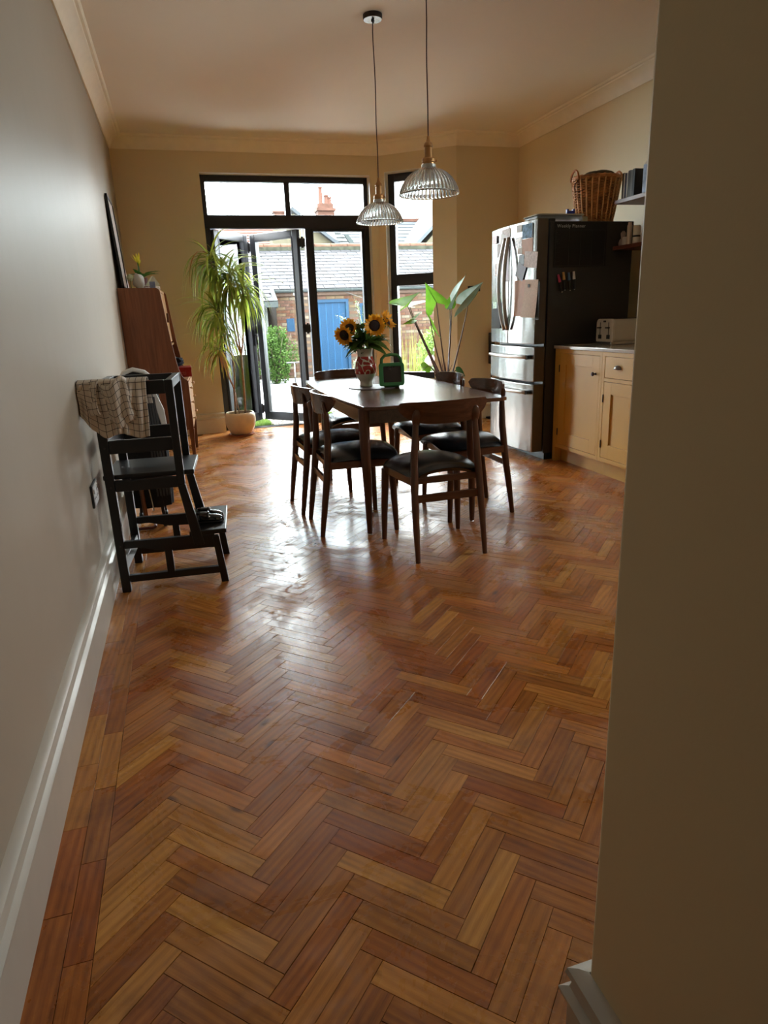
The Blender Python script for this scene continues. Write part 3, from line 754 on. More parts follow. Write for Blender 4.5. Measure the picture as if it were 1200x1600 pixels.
frame_ring(rrect(.168, .150, .018, cx=0, cy=.080), rrect(.118, .104, .006, cx=.004, cy=.080), 0, .026, 'case', M_foam, t)
MB().prism(rrect(.150, .132, .012, cx=0, cy=.080), .014, .024, 'y').build('case_back', M_foam, t)
hp = [(-.066, .010, .148), (-.062, .010, .182), (-.042, .010, .203), (0, .010, .209), (.042, .010, .203), (.062, .010, .182), (.066, .010, .148)]
MB().tube(hp, .0105, 10).build('handle', M_foam, t, smooth=True)
MB().prism(rrect(.118, .104, .004, cx=.004, cy=.080), .006, .014, 'y').build('screen', plain('dark_screen', (.018, .012, .014), .12), t)
MB().prism([(.01, 0), (.07, 0), (.014, .10)], -.05, .05, 'x').build('stand_flap', M_foam, t)

# ================================================================== PENDANT LAMPS
M_dome, _nt, _bs = newmat('ribbed_lamp_glass')
_bs.inputs['Transmission Weight'].default_value = .93; _bs.inputs['Roughness'].default_value = .07; _bs.inputs['IOR'].default_value = 1.46; _bs.inputs['Base Color'].default_value = (.90, .92, .90, 1)
def pendant(x, y, label):
    t = thing('pendant_lamp', label, 'lamp', (x, y, 0), group='pair of pendant lamps above the table')
    MB().lathe([(.0001, HC - .028), (.054, HC - .028), (.060, HC - .024), (.060, HC), (.0001, HC)], n=32).build('ceiling_rose', plain('dark_bronze', (.035, .026, .024), .35, metal=.6), t, bevel=.002)
    MB().lathe([(.0001, HC - .0295), (.056, HC - .0295), (.056, HC - .0275), (.0001, HC - .0275)], n=32).build('rose_plate', M_steel, t)
    q = random.Random(x); m = MB(); pts = [(-.004 * sin(k * .9) * (1 - k/14), .003 * cos(k * 1.3) * (1 - k/14), HC - .03 - k * (HC - .03 - 2.075) / 14) for k in range(15)]
    pts[-1] = (0, 0, 2.07); pts[0] = (0, 0, HC - .03)
    MB().tube(pts, .0034, 8).build('cord', plain('dark_fabric_cord', (.05, .022, .018), .8), t, smooth=True)
    MB().tube([(0, 0, HC - .045), (.004, -.004, HC - .036), (-.006, .004, HC - .030)], .008, 8).build('cord_grip', M_black, t)
    MB().lathe([(.0001, 2.080), (.006, 2.080), (.008, 2.066), (.012, 2.056), (.020, 2.046), (.024, 2.036), (.024, 2.032), (.019, 2.028), (.0195, 1.995), (.020, 1.980), (.031, 1.978), (.034, 1.972), (.034, 1.958), (.030, 1.954), (.029, 1.948), (.0001, 1.948)], n=28).build('lamp_holder', M_brass, t)
    MB().tube([(.030, 0, 1.967), (.044, 0, 1.967)], .006, 10).build('thumb_screw', M_brass, t)
    MB().lathe([(.026, 1.950), (.037, 1.948), (.037, 1.934), (.030, 1.930)], n=28).build('gallery', plain('gallery_metal', (.5, .5, .48), .3, metal=.8), t)
    # ribbed dome
    pr = [(.032, 1.938), (.040, 1.932), (.055, 1.926), (.075, 1.917), (.098, 1.902), (.120, 1.882), (.138, 1.858), (.149, 1.834), (.155, 1.815), (.1585, 1.812), (.1585, 1.806), (.1545, 1.804), (.1505, 1.808), (.1465, 1.822), (.142, 1.838), (.133, 1.858), (.116, 1.880), (.095, 1.899), (.073, 1.913), (.054, 1.922), (.040, 1.928), (.031, 1.933), (.032, 1.938)]
    nr = 264
    def rib(r, a, j):
        amp = .0 if j in (0,) or j >= 9 else .0026 * min(1, r / .08); return r + amp * cos(a * 44)
    o = MB().lathe(pr, n=nr, rib=rib).build('shade', M_dome, t, smooth=True, solid=0)
    MB().lathe([(.0001, 1.862), (.018, 1.870), (.028, 1.892), (.024, 1.915), (.013, 1.935), (.013, 1.95)], n=16).build('bulb', glassy('bulb_glass', (.95, .95, .95), diff=.5), t, smooth=True)
    return t
pendant(1.383, 4.595, 'farther pendant lamp with a ribbed glass dome, its ceiling rose in view')
pendant(1.341, 3.545, 'nearer and larger-looking ribbed glass pendant lamp, its ceiling rose out of frame')

# ================================================================== FRIDGE
FX, FY0, FY1, FZ = 2.79, 4.80, 5.585, 1.855
def steel_mat():
    m, nt, bs = newmat('brushed_stainless')
    v = coords(nt, (200, 2.5, 200)); n = N(nt, 'TexNoise', Scale=1.0, Detail=3.0); nt.links.new(v, n.inputs['Vector'])
    nt.links.new(ramp(nt, n.outputs['Fac'], [(.3, (.27, .27, .265)), (.7, (.36, .36, .35))]), bs.inputs['Base Color'])
    bs.inputs['Metallic'].default_value = 1.0; bs.inputs['Roughness'].default_value = .27
    v3 = coords(nt, (1, 4.5, .8)); n3 = N(nt, 'TexNoise', Scale=2.0, Detail=1.0); nt.links.new(v3, n3.inputs['Vector'])
    b = N(nt, 'Bump', Strength=.5, Distance=.016); nt.links.new(n3.outputs['Fac'], b.inputs['Height']); nt.links.new(b.outputs['Normal'], bs.inputs['Normal']); return m
M_fs = steel_mat(); M_fside = plain('fridge_side_grey', (.030, .026, .024), .5, bmp=.05, scale=200); M_dedge = plain('door_edge_grey', (.12, .10, .085), .42, metal=.4)
fr = thing('fridge_freezer', 'large stainless steel fridge with two doors above two drawers', 'fridge', (FX, (FY0 + FY1)/2, 0))
FC = (FY0 + FY1)/2; HWD = (FY1 - FY0)/2
MB().b2((0, -HWD, .06), (.74, HWD, FZ - .01)).build('body', M_fside, fr, bevel=.004)
MB().b2((.02, -HWD + .02, 0.0), (.70, HWD - .02, .06)).build('plinth', M_black, fr)
MB().b2((-.005, -HWD + .01, FZ - .012), (.05, -HWD + .07, FZ + .012)).build('hinge_cover', M_black, fr, bevel=.003)
MB().b2((-.005, HWD - .07, FZ - .012), (.05, HWD - .01, FZ + .012)).build('hinge_cover', M_black, fr, bevel=.003)
def bow(y): return -.105 - .035 * (1 - (y / HWD) ** 2)
def doorpanel(y0, y1, z0, z1, name='door'):
    n = 14; poly = [(-.012, y1), (-.012, y0)] + [(bow(y0 + (y1 - y0)*k/n), y0 + (y1 - y0)*k/n) for k in range(n + 1)]
    o = MB().prism(poly, z0, z1).build(name, M_fs, fr, bevel=.006); smooth_angle(o, 40)
    me = o.data; me.materials.append(M_dedge)
    for p in me.polygons:
        if abs(p.normal.y) > .85: p.material_index = 1
    return o
g = .004
dl = doorpanel(g/2 + .0, HWD, .945, FZ + .012); dr = doorpanel(-HWD, -g/2, .945, FZ + .012)
u_ = doorpanel(-HWD, HWD, .650, .925, 'drawer'); l_ = doorpanel(-HWD, HWD, .075, .630, 'drawer')
MB().b2((-.02, -HWD + .004, .62), (-.004, HWD - .004, .95)).build('gasket', M_black, fr)
M_hand = plain('handle_steel', (.5, .48, .46), .3, metal=1.0)
for s, par in ((1, dl), (-1, dr)):
    pts = []
    for k in range(15):
        t = k / 14; z = 1.055 + .715 * t; pts.append((bow(0) - .018 - .050 * sin(pi * t) ** .8, s * (.028 + .020 * sin(pi * t)), z))
    MB().tube(pts, .0125, 10, flat=1.3).build('handle', M_hand, par, smooth=True)
for par, z in ((u_, .845), (l_, .565)):
    pts = [(bow(y) - .018 - .032 * cos(y / HWD * pi / 2 * .95) , y, z) for y in [(-HWD + .06) + (2*HWD - .12) * k / 16 for k in range(17)]]
    o = MB().tube(pts, .0145, 10, flat=1.0).build('handle', M_hand, par, smooth=True)
    MB().tube([(bow(-HWD + .06) - .0, -HWD + .06, z), (bow(-HWD + .06) - .035, -HWD + .052, z)], .017, 10).build('handle_end', M_black, par)
# papers, photos and magnets on the doors: each a thing of its own following the bowed door
def paper(y0, y1, z0, z1, mat, label, cat='paper', off=.003, tilt=0.0, name='paper', curl=0.0, th=.0012, group=None):
    """world y,z rectangle on the door front, laid on its curve"""
    yc, zc = (y0 + y1)/2, (z0 + z1)/2
    t = MB(); n = 8
    def P(u, v, s):
        a, b = (u - .5) * (y1 - y0), (v - .5) * (z1 - z0); yy = yc + a*cos(tilt) - b*sin(tilt); zz = zc + a*sin(tilt) + b*cos(tilt)
        x = FX + bow(yy - FC) - off - th * s - curl * (1 - v) ** 2 * (.4 + u * .6)
        return (x, yy, zz)
    t.grid(lambda u, v: P(u, v, 1), n, n); t.grid(lambda u, v: P(u, v, 0), n, n)
    o = t.build(name, mat); tag(o, label, cat, group); return o
def pm(name, c, rough=.7, var=.05, scale=30): return plain(name, c, rough, var=var, scale=scale)
P_pink = pm('pink_paper', (.80, .58, .50)); P_white = pm('white_paper', (.88, .89, .89)); P_blue = pm('blue_card', (.20, .38, .58), var=.5, scale=40); P_mix = pm('photo_print', (.42, .30, .25), .3, var=.9, scale=60)
P_pale = pm('pale_card', (.82, .76, .76), var=.2, scale=60)
def D(px, py):  # pixel -> world y,z on the door front plane (at build time, for layout only)
    v = Rc @ Vector(((px - 600)/1029, -(py - 800)/1029, -1)); x = FX - .125
    for _ in range(4):
        t = x / v.x; y = v.y * t; z = 1.21 + v.z * t; x = FX + bow(max(-HWD, min(HWD, y - FC)))
    return y, z
def PR(x0, y0, x1, y1, mat, label, **k):
    a = D(x0, y0); b = D(x1, y1); c = D(x0, y1); d = D(x1, y0)
    ya = (a[0] + c[0])/2; yb = (b[0] + d[0])/2; za = (a[1] + d[1])/2; zb = (b[1] + c[1])/2
    return paper(min(ya, yb), max(ya, yb), min(za, zb), max(za, zb), mat, label, **k)
PR(817, 350, 832, 372, P_blue, 'blue picture card pinned high on the right fridge door', name='postcard', cat='postcard')
PR(832, 348, 833.5, 371, M_black, 'narrow black magnetic strip beside the blue card on the fridge', name='magnet_strip', cat='magnet')
PR(808, 352, 816, 363, P_white, 'small round white magnet card left of the blue picture card', name='note', cat='note')
PR(806, 371, 816, 387, P_mix, 'small portrait photo under the white card on the right fridge door', name='photo_print', cat='photo')
PR(816, 373, 833, 399, P_pink, 'plain pink sheet below the blue card on the right fridge door', name='sheet', cat='paper', off=.002)
PR(820, 393, 840, 418, P_pale, 'childs pale drawing with pink and blue blots on the fridge', name='drawing', cat='drawing', off=.0045, tilt=.12)
PR(810, 387, 817, 397, P_white, 'little white note with torn edge beside the pink sheet', name='note', cat='note', off=.005)
PR(812, 398, 820, 414, M_black, 'dark figure magnet in the middle of the right fridge door', name='magnet', cat='magnet', off=.006)
PR(808, 413, 821, 436, pm('pale_blue_card', (.58, .70, .84)), 'pale blue card hung at a tilt above the fridge calendar sheet', name='card', cat='card', off=.007, tilt=.45)
PR(804, 438, 821, 494, P_pink, 'pink sheet partly behind the calendar page on the right fridge door', name='sheet', cat='paper', off=.003)
PR(821, 437, 840, 496, pm('calendar_sheet', (.80, .63, .52), var=.12, scale=110), 'loose speckled calendar page with curling corner on the right fridge door', name='calendar', cat='calendar', off=.008, tilt=.05, curl=.03)
PR(838, 440, 842, 500, M_black, 'black clip board edge at the right of the calendar page', name='clipboard', cat='clipboard', off=.006)
PR(827.5, 444, 830, 449, M_black, 'tiny dark magnet holding the calendar page', name='magnet', cat='magnet', off=.012, th=.004)
PR(773, 369, 778, 381, pm('red_magnet', (.30, .03, .02), .3), 'dark red figure magnet at the top of the left fridge door', name='magnet', cat='magnet', off=.003, th=.010)
PR(785, 358, 798, 372, P_pale, 'printed photo strip at the top of the left fridge door', name='photo_print', cat='photo')
PR(783, 367, 795, 385, P_white, 'crumpled white note tilted on the left fridge door', name='note', cat='note', off=.007, tilt=.25)
PR(786, 386, 796, 440, pm('lilac_paper', (.80, .76, .82)), 'long lilac sheet on the left fridge door behind the handle', name='sheet', cat='paper')
PR(774, 412, 782, 431, P_mix, 'small dull photo low on the left fridge door', name='photo_print', cat='photo')
PR(778, 381, 784, 402, pm('grey_pink_card', (.50, .46, .46)), 'faded narrow card on the left fridge door', name='card', cat='card')
def onfridge(o, nm):
    o.name = nm; o.parent = fr; o.location = -Vector(fr.location)
    for k in ('label', 'category', 'group'):
        if k in o: del o[k]
onfridge(PR(769.5, 474, 783, 513, plain('dispenser_dark', (.020, .016, .015), .6, spec=.2), 'x', th=.006), 'water_dispenser')
onfridge(PR(774, 472, 780, 482, M_steel, 'x', off=.010, th=.014), 'dispenser_tap')
# planner on the side, and pens
t = thing('planner_board', 'black magnetic weekly planner sheet on the side of the fridge', 'planner', (2.825, FY0 - .001, 1.52))
MB().b2((0, -.003, -.005), (.462, 0, .318)).build('sheet', plain('planner_black', (.006, .006, .007), .35), t)
M_chalk = plain('chalk_line', (.055, .055, .06), .6)
m = MB()
for z in (0.005, .262): m.b2((.012, -.0042, z), (.448, -.003, z + .0018))
for x in (.012, .446): m.b2((x, -.0042, .005), (x + .0018, -.003, .262))
for k in range(1, 8): m.b2((.012, -.0040, .005 + k*.032), (.048, -.003, .0062 + k*.032))
for x in (.130, .230, .330): m.b2((x, -.0040, .005), (x + .0015, -.003, .262))
m.build('grid_lines', M_chalk, t)
def text(body, name, size, mat, parent=None, loc=(0, 0, 0), rot=(pi/2, 0, 0), ext=.0005, spacing=1.0):
    cu = bpy.data.curves.new(name, 'FONT'); cu.body = body; cu.size = size; cu.extrude = ext; cu.space_character = spacing; cu.materials.append(mat)
    ob = bpy.data.objects.new(name + '_tmp', cu); COL.objects.link(ob)
    dg = bpy.context.evaluated_depsgraph_get(); me = bpy.data.meshes.new_from_object(ob.evaluated_get(dg)); me.name = name
    bpy.data.objects.remove(ob); o = bpy.data.objects.new(name, me); COL.objects.link(o)
    if not me.materials: me.materials.append(mat)
    o.parent = parent; o.location = loc; o.rotation_euler = rot; return o
text('Weekly Planner', 'lettering', .034, plain('chalk_white', (.55, .55, .56), .6), t, (.022, -.0045, .280), spacing=1.12)
text('M', 'lettering', .016, M_chalk, t, (.016, -.0045, .238)); text('T', 'lettering', .016, M_chalk, t, (.016, -.0045, .206)); text('W', 'lettering', .016, M_chalk, t, (.016, -.0045, .174))
for (x, z, a, c, nm, lab) in ((2.875, 1.435, -.30, (.55, .06, .16), 'pink', 'black marker pen with a pink cap, leftmost under the planner'), (2.915, 1.452, -.16, (.55, .33, .10), 'ochre', 'black marker pen with an ochre yellow cap under the planner'), (2.962, 1.448, -.15, (.05, .14, .28), 'blue', 'black marker pen with a blue cap under the planner'), (3.005, 1.455, -.10, (.7, .7, .68), 'white', 'black marker pen with a white cap, rightmost under the planner')):
    t = thing('marker_pen', lab, 'marker pen', (x, FY0 - .012, z), rot=(0, a, 0), group='markers on the fridge side')
    MB().tube([(0, 0, -.030), (0, 0, -.095), (0, 0, -.104)], [.0095, .0095, .005], 10).build('barrel', M_black, t); MB().tube([(0, 0, .028), (0, 0, -.030)], [.0085, .0115], 10).build('cap', plain('cap_' + nm, c, .35), t)
    MB().sphere((0, 0, -.105), .0055, 8, 6).build('end_plug', M_white, t)
# on top of the fridge
t = thing('plastic_box', 'low clear plastic food box lying on top of the fridge', 'box', (2.95, 5.03, FZ + .0125))
MB().prism(rrect(.40, .24, .03), 0, .036).build('box', glassy('frosted_plastic', (.9, .9, .9), diff=.55, rough=.3), t, bevel=.006)
MB().prism(rrect(.42, .26, .035), .036, .046).build('lid', plain('clear_lid', (.62, .58, .50), .7, spec=.2), t, bevel=.003)
o = MB().b2((-.035, -.012, 0), (.035, .012, .022)).b2((-.035, -.012, .022), (-.018, .012, .034)).b2((.018, -.012, .022), (.035, .012, .034)).build('clip', plain('blue_plastic', (.02, .02, .30), .35), bevel=.003); o.location = (3.035, 4.925, FZ + .0585); tag(o, 'dark blue plastic clip sitting on the clear food box', 'clip')
o = MB().b2((-.02, -.02, 0), (.02, .02, .05)).build('candle', plain('cream_wax', (.70, .60, .40), .5), bevel=.004); o.location = (3.165, 4.93, FZ - .01); tag(o, 'small cream block standing between food box and wicker basket', 'candle')
# wicker basket: woven strands in and out of upright stakes
M_wick = plain('wicker', (.46, .185, .055), .55, var=.5, scale=18, bmp=.2)
BKX, BKY, BKZ = 3.345, 5.06, FZ - .008
t = thing('wicker_basket', 'tall brown wicker log basket with hoop handles on the fridge', 'basket', (BKX, BKY, BKZ))
rb, rt, hb = .135, .195, .335; ns = 24
def brad(z): return rb + (rt - rb) * (z / hb) ** .85
m = MB(); rows = 34
for r in range(rows):
    z = .012 + (hb - .024) * r / (rows - 1); ph = pi * (r % 2); n = 120
    base = len(m.v); rr = .0052
    for k in range(n):
        a = 2 * pi * k / n; R = brad(z) + .0065 * cos(a * ns / 2 + ph)
        for j in range(5):
            b = 2 * pi * j / 5; m.v.append(((R + rr * cos(b)) * cos(a), (R + rr * cos(b)) * sin(a) * .82, z + rr * 1.05 * sin(b)))
    for k in range(n):
        for j in range(5): m.f.append((base + k*5 + j, base + ((k+1) % n)*5 + j, base + ((k+1) % n)*5 + (j+1) % 5, base + k*5 + (j+1) % 5))
o = m.build('weave', M_wick, t, smooth=True)
m = MB()
for k in range(ns):
    a = 2 * pi * (k + .5) / ns; m.tube([((brad(z) + .005) * cos(a), (brad(z) + .005) * sin(a) * .82, z) for z in (.012, .08, .17, .26, hb)], .0072, 6)
m.build('stakes', plain('wicker_light', (.68, .36, .13), .55, var=.3), t, smooth=True)
for z, rr in ((.013, .012), (.028, .011), (hb, .012), (hb + .014, .010)):
    m = MB(); n = 72; pts = [((brad(min(z, hb)) + .003 * cos(k * 2.2)) * cos(2*pi*k/n), (brad(min(z, hb)) + .003 * cos(k * 2.2)) * sin(2*pi*k/n) * .82, z + .003 * sin(k * 2.2)) for k in range(n + 1)]
    m.tube(pts, rr, 7, cap=False); m.build('rim_braid', M_wick, t, smooth=True)
for s in (-1, 1):
    m = MB(); pts = []
    for k in range(13):
        a = pi * k / 12; pts.append((s * (rt + .004), -.055 * cos(a), hb - .01 + .075 * sin(a)))
    m.tube(pts, .0085, 8); m.build('handle', M_wick, t, smooth=True)
MB().tube([(-rt - .005, -.05, hb - .01), (-rt - .045, -.06, hb - .06), (-rt - .03, -.055, hb - .10), (-rt + .02, -.08, hb - .09), (-rt + .14, -.11, hb - .02), (-.02, -.158, hb + .01)], .003, 6).build('cane_tie', plain('dark_cane', (.10, .045, .02), .6), t, smooth=True)
MB().prism([(rb * .95 * cos(2*pi*k/24), rb * .78 * sin(2*pi*k/24)) for k in range(24)], .0, .02).build('base', M_wick, t)
def lump(name, c, s, mat, seed, amp=.25, n=20, parent=None, freq=3.0):
    import mathutils.noise as mn
    m = MB(); m.sphere((0, 0, 0), 1, n, n // 2)
    for i, v in enumerate(m.v):
        V = Vector(v); d = 1 + amp * mn.noise(V * freq * .5 + Vector((seed, seed, 0))) + amp * .5 * mn.noise(V * freq * 1.7 + Vector((0, seed, 3))); V = V * d
        m.v[i] = (V.x * s[0], V.y * s[1], V.z * s[2])
    o = m.build(name, mat, parent, smooth=True); o.location = c; return o
o = lump('cloth', (BKX + .02, BKY, BKZ + hb + .022), (.12, .11, .052), plain('dark_khaki_cloth', (.075, .052, .028), .9, bmp=.3, scale=40), 3); tag(o, 'bundled dark khaki cloth heaped in the wicker basket', 'cloth')

# ================================================================== KITCHEN RUN
M_yel = plain('ochre_cabinet_paint', (.62, .345, .062), .42, var=.04, scale=3, bmp=.01)
CX = 2.865
def cab_unit(name, y0, y1, label, kind):
    """painted shaker unit; front faces -x. y runs away from the camera"""
    t = thing(name, label, 'cabinet', (CX, y0, 0)); W = y1 - y0
    MB().b2((.022, 0, .12), (.86, W, .905)).build('carcass', M_yel, t)
    f = MB(); s = .030
    f.b2((0, 0, .12), (.022, s, .905)); f.b2((0, W - s, .12), (.022, W, .905)); f.b2((0, s, .875), (.022, W - s, .905)); f.b2((0, s, .12), (.022, W - s, .15))
    if kind == 'drawer': f.b2((0, s, .700), (.022, W - s, .725))
    f.build('face_frame', M_yel, t, bevel=.001)
    def door(z0, z1, hinge_hi):
        g = .0025; d = MB(); a, b = s + g, W - s - g; r = .085
        d.b2((.001, a, z0 + g), (.021, a + r, z1 - g)); d.b2((.001, b - r, z0 + g), (.021, b, z1 - g)); d.b2((.001, a + r, z1 - g - r), (.021, b - r, z1 - g)); d.b2((.001, a + r, z0 + g), (.021, b - r, z0 + g + r * 1.15))
        o = d.build('door', M_yel, t, bevel=.0012)
        MB().b2((.011, a + r - .004, z0 + r), (.018, b - r + .004, z1 - r)).build('door_panel', M_yel, o)
        yy = b + .001 if hinge_hi else a - .001
        for z in (z0 + .10, z1 - .12): MB().tube([(-.002, yy, z - .028), (-.002, yy, z + .028)], .0042, 8).build('hinge', plain('dark_hinge', (.02, .015, .012), .4, metal=.5), o)
        return o, a, b
    if kind == 'door':
        o, a, b = door(.15, .875, True)
        k = MB(); k.lathe([(.001, 0), (.010, 0), (.006, .004), (.005, .014), (.013, .020), (.0155, .026), (.012, .032), (.001, .034)], n=16); k.xf(Matrix.Translation((.001, a + .042, .745)) @ Matrix.Rotation(-pi/2, 4, 'Y')); k.build('knob', plain('dark_knob', (.05, .03, .02), .3, metal=.7), o, smooth=True)
    else:
        g = .0025; o = MB().b2((.001, s + g, .725 + g), (.021, W - s - g, .875 - g)).build('drawer', M_yel, t, bevel=.0015)
        c = MB(); yc = W - .185
        for k in range(9):
            pass
        def cup(u, v): a = pi * u; rr = .034 * sin(pi/2 * (1 - v * .999)) ; return (-.024 * sin(pi/2 * v) + .0, yc + .036 * cos(a) * cos(v * pi/2 * .9), .797 + .026 * sin(a) * cos(v * pi/2 * .9) - .004)
        c.grid(cup, 14, 8); c.build('cup_handle', plain('pewter', (.20, .19, .18), .28, metal=1.0), o, smooth=True, solid=.002)
        o2, a, b = door(.15, .700, True)
    MB().b2((.065, 0, 0), (.085, W, .12)).build('plinth', M_yel, t)
    return t
cab_unit('base_cabinet', 4.150, 4.745, 'ochre yellow kitchen base cabinet with one tall door beside the fridge', 'door')
cab_unit('base_cabinet', 3.520, 4.148, 'ochre yellow kitchen base cabinet with a drawer over a door', 'drawer')
o = MB().b2((0, 0, 0), (.86, .036, .905)).build('end_panel', M_yel, bevel=.002); o.location = (CX, 4.7465, 0); tag(o, 'ochre end panel standing between cabinet and fridge', 'panel')
o = MB().b2((0, 0, 0), (.875, 1.285, .024)).build('worktop', plain('pale_worktop', (.52, .46, .38), .18, var=.08, scale=60, coat=.4), bevel=.003); o.location = (CX - .012, 3.505, .906); tag(o, 'pale stone worktop over the ochre cabinets', 'worktop')
# toaster
t = thing('toaster', 'cream four-slice toaster with chrome trim on the worktop', 'toaster', (3.13, 4.435, .931))
M_toc = plain('cream_enamel', (.66, .60, .50), .25, coat=.5, var=.02)
tp = [(-.0, .02)] 
def rr2(w, h, r): return rrect(w, h, r, 6, cx=0, cy=h/2)
MB().prism([(x + .105, z + .012) for x, z in rr2(.205, .175, .035)], .028, .33, 'x').build('body', M_toc, t, bevel=.004)
MB().prism([(x + .105, z + .006) for x, z in rr2(.215, .185, .035)], .006, .028, 'x').build('end_panel', plain('toaster_end', (.70, .64, .55), .22, coat=.4), t, bevel=.005)
MB().prism([(x + .105, z + .006) for x, z in rr2(.215, .185, .035)], .33, .345, 'x').build('end_panel', M_toc, t, bevel=.005)
MB().b2((.0, .005, -.0), (.345, .205, .022)).build('base', M_steel, t, bevel=.004)
for y in (.052, .158):
    MB().b2((.0045, y - .003, .045), (.0065, y + .003, .165)).build('lever_slot', M_black, t)
    MB().b2((-.016, y - .016, .120), (.006, y + .016, .130)).build('lever', M_black, t, bevel=.002)
    MB().b2((.0035, y - .02 + .0, .042), (.0065, y + .02, .072)).build('browning_dial', M_black, t)
for y in (.070, .140): MB().b2((.05, y - .012, .186), (.31, y + .012, .190)).build('toast_slot', M_black, t)
MB().b2((.004, .088, .165), (.0065, .120, .178)).build('badge', M_black, t)
# shelves and what stands on them
M_shelf = wood('red_brown_shelf', (.12, .038, .022), (.20, .07, .04), .4, axis=1)
for z, lab in ((1.965, 'upper dark wooden wall shelf beside the wicker basket'), (1.632, 'lower dark wooden wall shelf below the one with cookbooks')):
    o = MB().b2((0, 0, 0), (XR - 3.35, 1.6, .028)).build('wall_shelf', M_shelf, bevel=.002); o.location = (3.35, 3.215, z); tag(o, lab, 'shelf', 'kitchen wall shelves')
bk = [(.016, (.02, .02, .022), .185, 'black book at the fridge end of the upper shelf'), (.020, (.78, .78, .80), .180, 'thin white book on the upper shelf, the one nearest the basket'), (.016, (.03, .05, .16), .178, 'narrow navy book on the upper shelf between two white ones'), (.018, (.74, .74, .74), .180, 'thin white book on the upper shelf, second from the basket'), (.030, (.06, .055, .045), .190, 'thick dark olive book on the upper shelf'), (.024, (.10, .095, .08), .188, 'grey brown book on the upper shelf next to the olive one'), (.026, (.02, .03, .028), .192, 'dark green book at the near end of the upper shelf row')]
y = 4.778
for wd, c, h, lab in bk:
    t = thing('book', lab, 'book', (3.385, y - wd, 1.9935), group='cookbooks on the upper shelf')
    mt = plain('book_%02d' % int(c[0]*1000 + c[2]*100), c, .5)
    k = MB(); k.b2((0, .0, 0), (.16, .0025, h)); k.b2((0, wd - .0035, 0), (.16, wd - .001, h)); k.b2((0, .0, 0), (.003, wd - .001, h)); k.build('cover', mt, t)
    MB().b2((.003, .0025, .003), (.155, wd - .0035, h - .003)).build('pages', P_white, t)
    y -= wd
t = thing('cereal_carton', 'tall blue and white carton at the near end of the upper shelf', 'carton', (3.40, 4.485, 1.9935))
MB().b2((0, 0, 0), (.08, .07, .20)).build('carton_body', plain('blue_white_carton', (.28, .36, .52), .5, var=.5, scale=14), t, bevel=.002); MB().prism([(0, .20), (.08, .20), (.04, .245)], 0, .07, 'y').build('gable_top', plain('carton_white', (.62, .55, .46), .5), t)
MB().b2((.03, 0, .24), (.05, .07, .262)).build('fin', plain('carton_white', (.62, .55, .46), .5), t)
o = MB().lathe([(.0001, 0), (.030, 0), (.034, .02), (.026, .045), (.014, .055), (.018, .075), (.020, .092), (.008, .108), (.0001, .11)], n=18).build('figurine', plain('bisque', (.36, .26, .22), .6, var=.3), smooth=True); o.location = (3.40, 4.745, 1.660); tag(o, 'small pinkish figurine at the left end of the lower shelf', 'figurine')
o = MB().lathe([(.0001, 0), (.026, 0), (.028, .01), (.028, .055), (.024, .06), (.0001, .06)], n=18).build('jar', plain('pale_ceramic', (.55, .50, .44), .4), smooth=True); o.location = (3.395, 4.700, 1.660); tag(o, 'squat pale jar in front of the figurine on the lower shelf', 'jar')
o = MB().lathe([(.0001, 0), (.019, 0), (.019, .135), (.014, .145), (.014, .158), (.0001, .158)], n=18).build('bottle', plain('cream_bottle', (.58, .46, .36), .4)); smooth_angle(o); o.location = (3.39, 4.655, 1.660); tag(o, 'slim cream bottle standing in the middle of the lower shelf', 'bottle')
t = thing('canister', 'white canister with a dark label at the near end of the lower shelf', 'canister', (3.395, 4.575, 1.660)); smooth_angle(MB().lathe([(.0001, 0), (.027, 0), (.027, .12), (.022, .128), (.0001, .128)], n=20).build('body', plain('white_tin', (.68, .62, .50), .4), t)); MB().lathe([(.0272, .045), (.0276, .045), (.0276, .058), (.0272, .058)], n=20).build('label', M_black, t)

# wall fittings
def faceplate(name, loc, rz, label, w=.146, h=.086, mat=None, sock=True):
    """local: plate in x-z, facing -y"""
    t = thing(name, label, 'socket' if sock else 'switch', loc, rz)
    MB().b2((-w/2, -.010, -h/2), (w/2, 0, h/2)).build('plate', mat or M_black, t, bevel=.004)
    if sock:
        MB().b2((-w/2 + .006, -.0115, -h/2 + .006), (w/2 - .006, -.009, h/2 - .006)).build('insert', plain('brushed_plate', (.45, .45, .45), .3, metal=.8), t, bevel=.002)
        for x in (-.036, .036):
            m = MB(); m.b2((x - .004, -.0125, .004), (x + .004, -.0105, .018)); m.b2((x - .018, -.0125, -.016), (x - .010, -.0105, -.010)); m.b2((x + .010, -.0125, -.016), (x + .018, -.0105, -.010)); m.build('pin_holes', M_black, t)
            MB().b2((x + (.020 if x > 0 else -.030), -.0155, .012), (x + (.030 if x > 0 else -.020), -.011, .028)).build('rocker', M_white, t)
    else:
        MB().b2((-.012, -.0135, -.02), (.012, -.009, .02)).build('rocker', M_black, t, bevel=.002)
    return t
faceplate('wall_socket', (XL, 3.09, .500), pi/2, 'black double wall socket on the left wall beside the step tower', w=.17, h=.10)
faceplate('light_switch', (3.215, PY, 1.457), 0, 'small black switch plate on the wall behind the elephant ear leaves', w=.15, h=.06, sock=False)
t = thing('wall_speaker', 'narrow tall black speaker standing against the wall just past the fridge', 'speaker', (3.415, PY - .05, .0))
MB().b2((-.022, -.04, .63), (.022, .04, .975)).build('cabinet', M_black, t, bevel=.004); MB().b2((-.006, -.006, .02), (.006, .006, .63)).build('stand', M_black, t); MB().b2((-.05, -.04, 0), (.05, .04, .02)).build('foot', M_black, t)

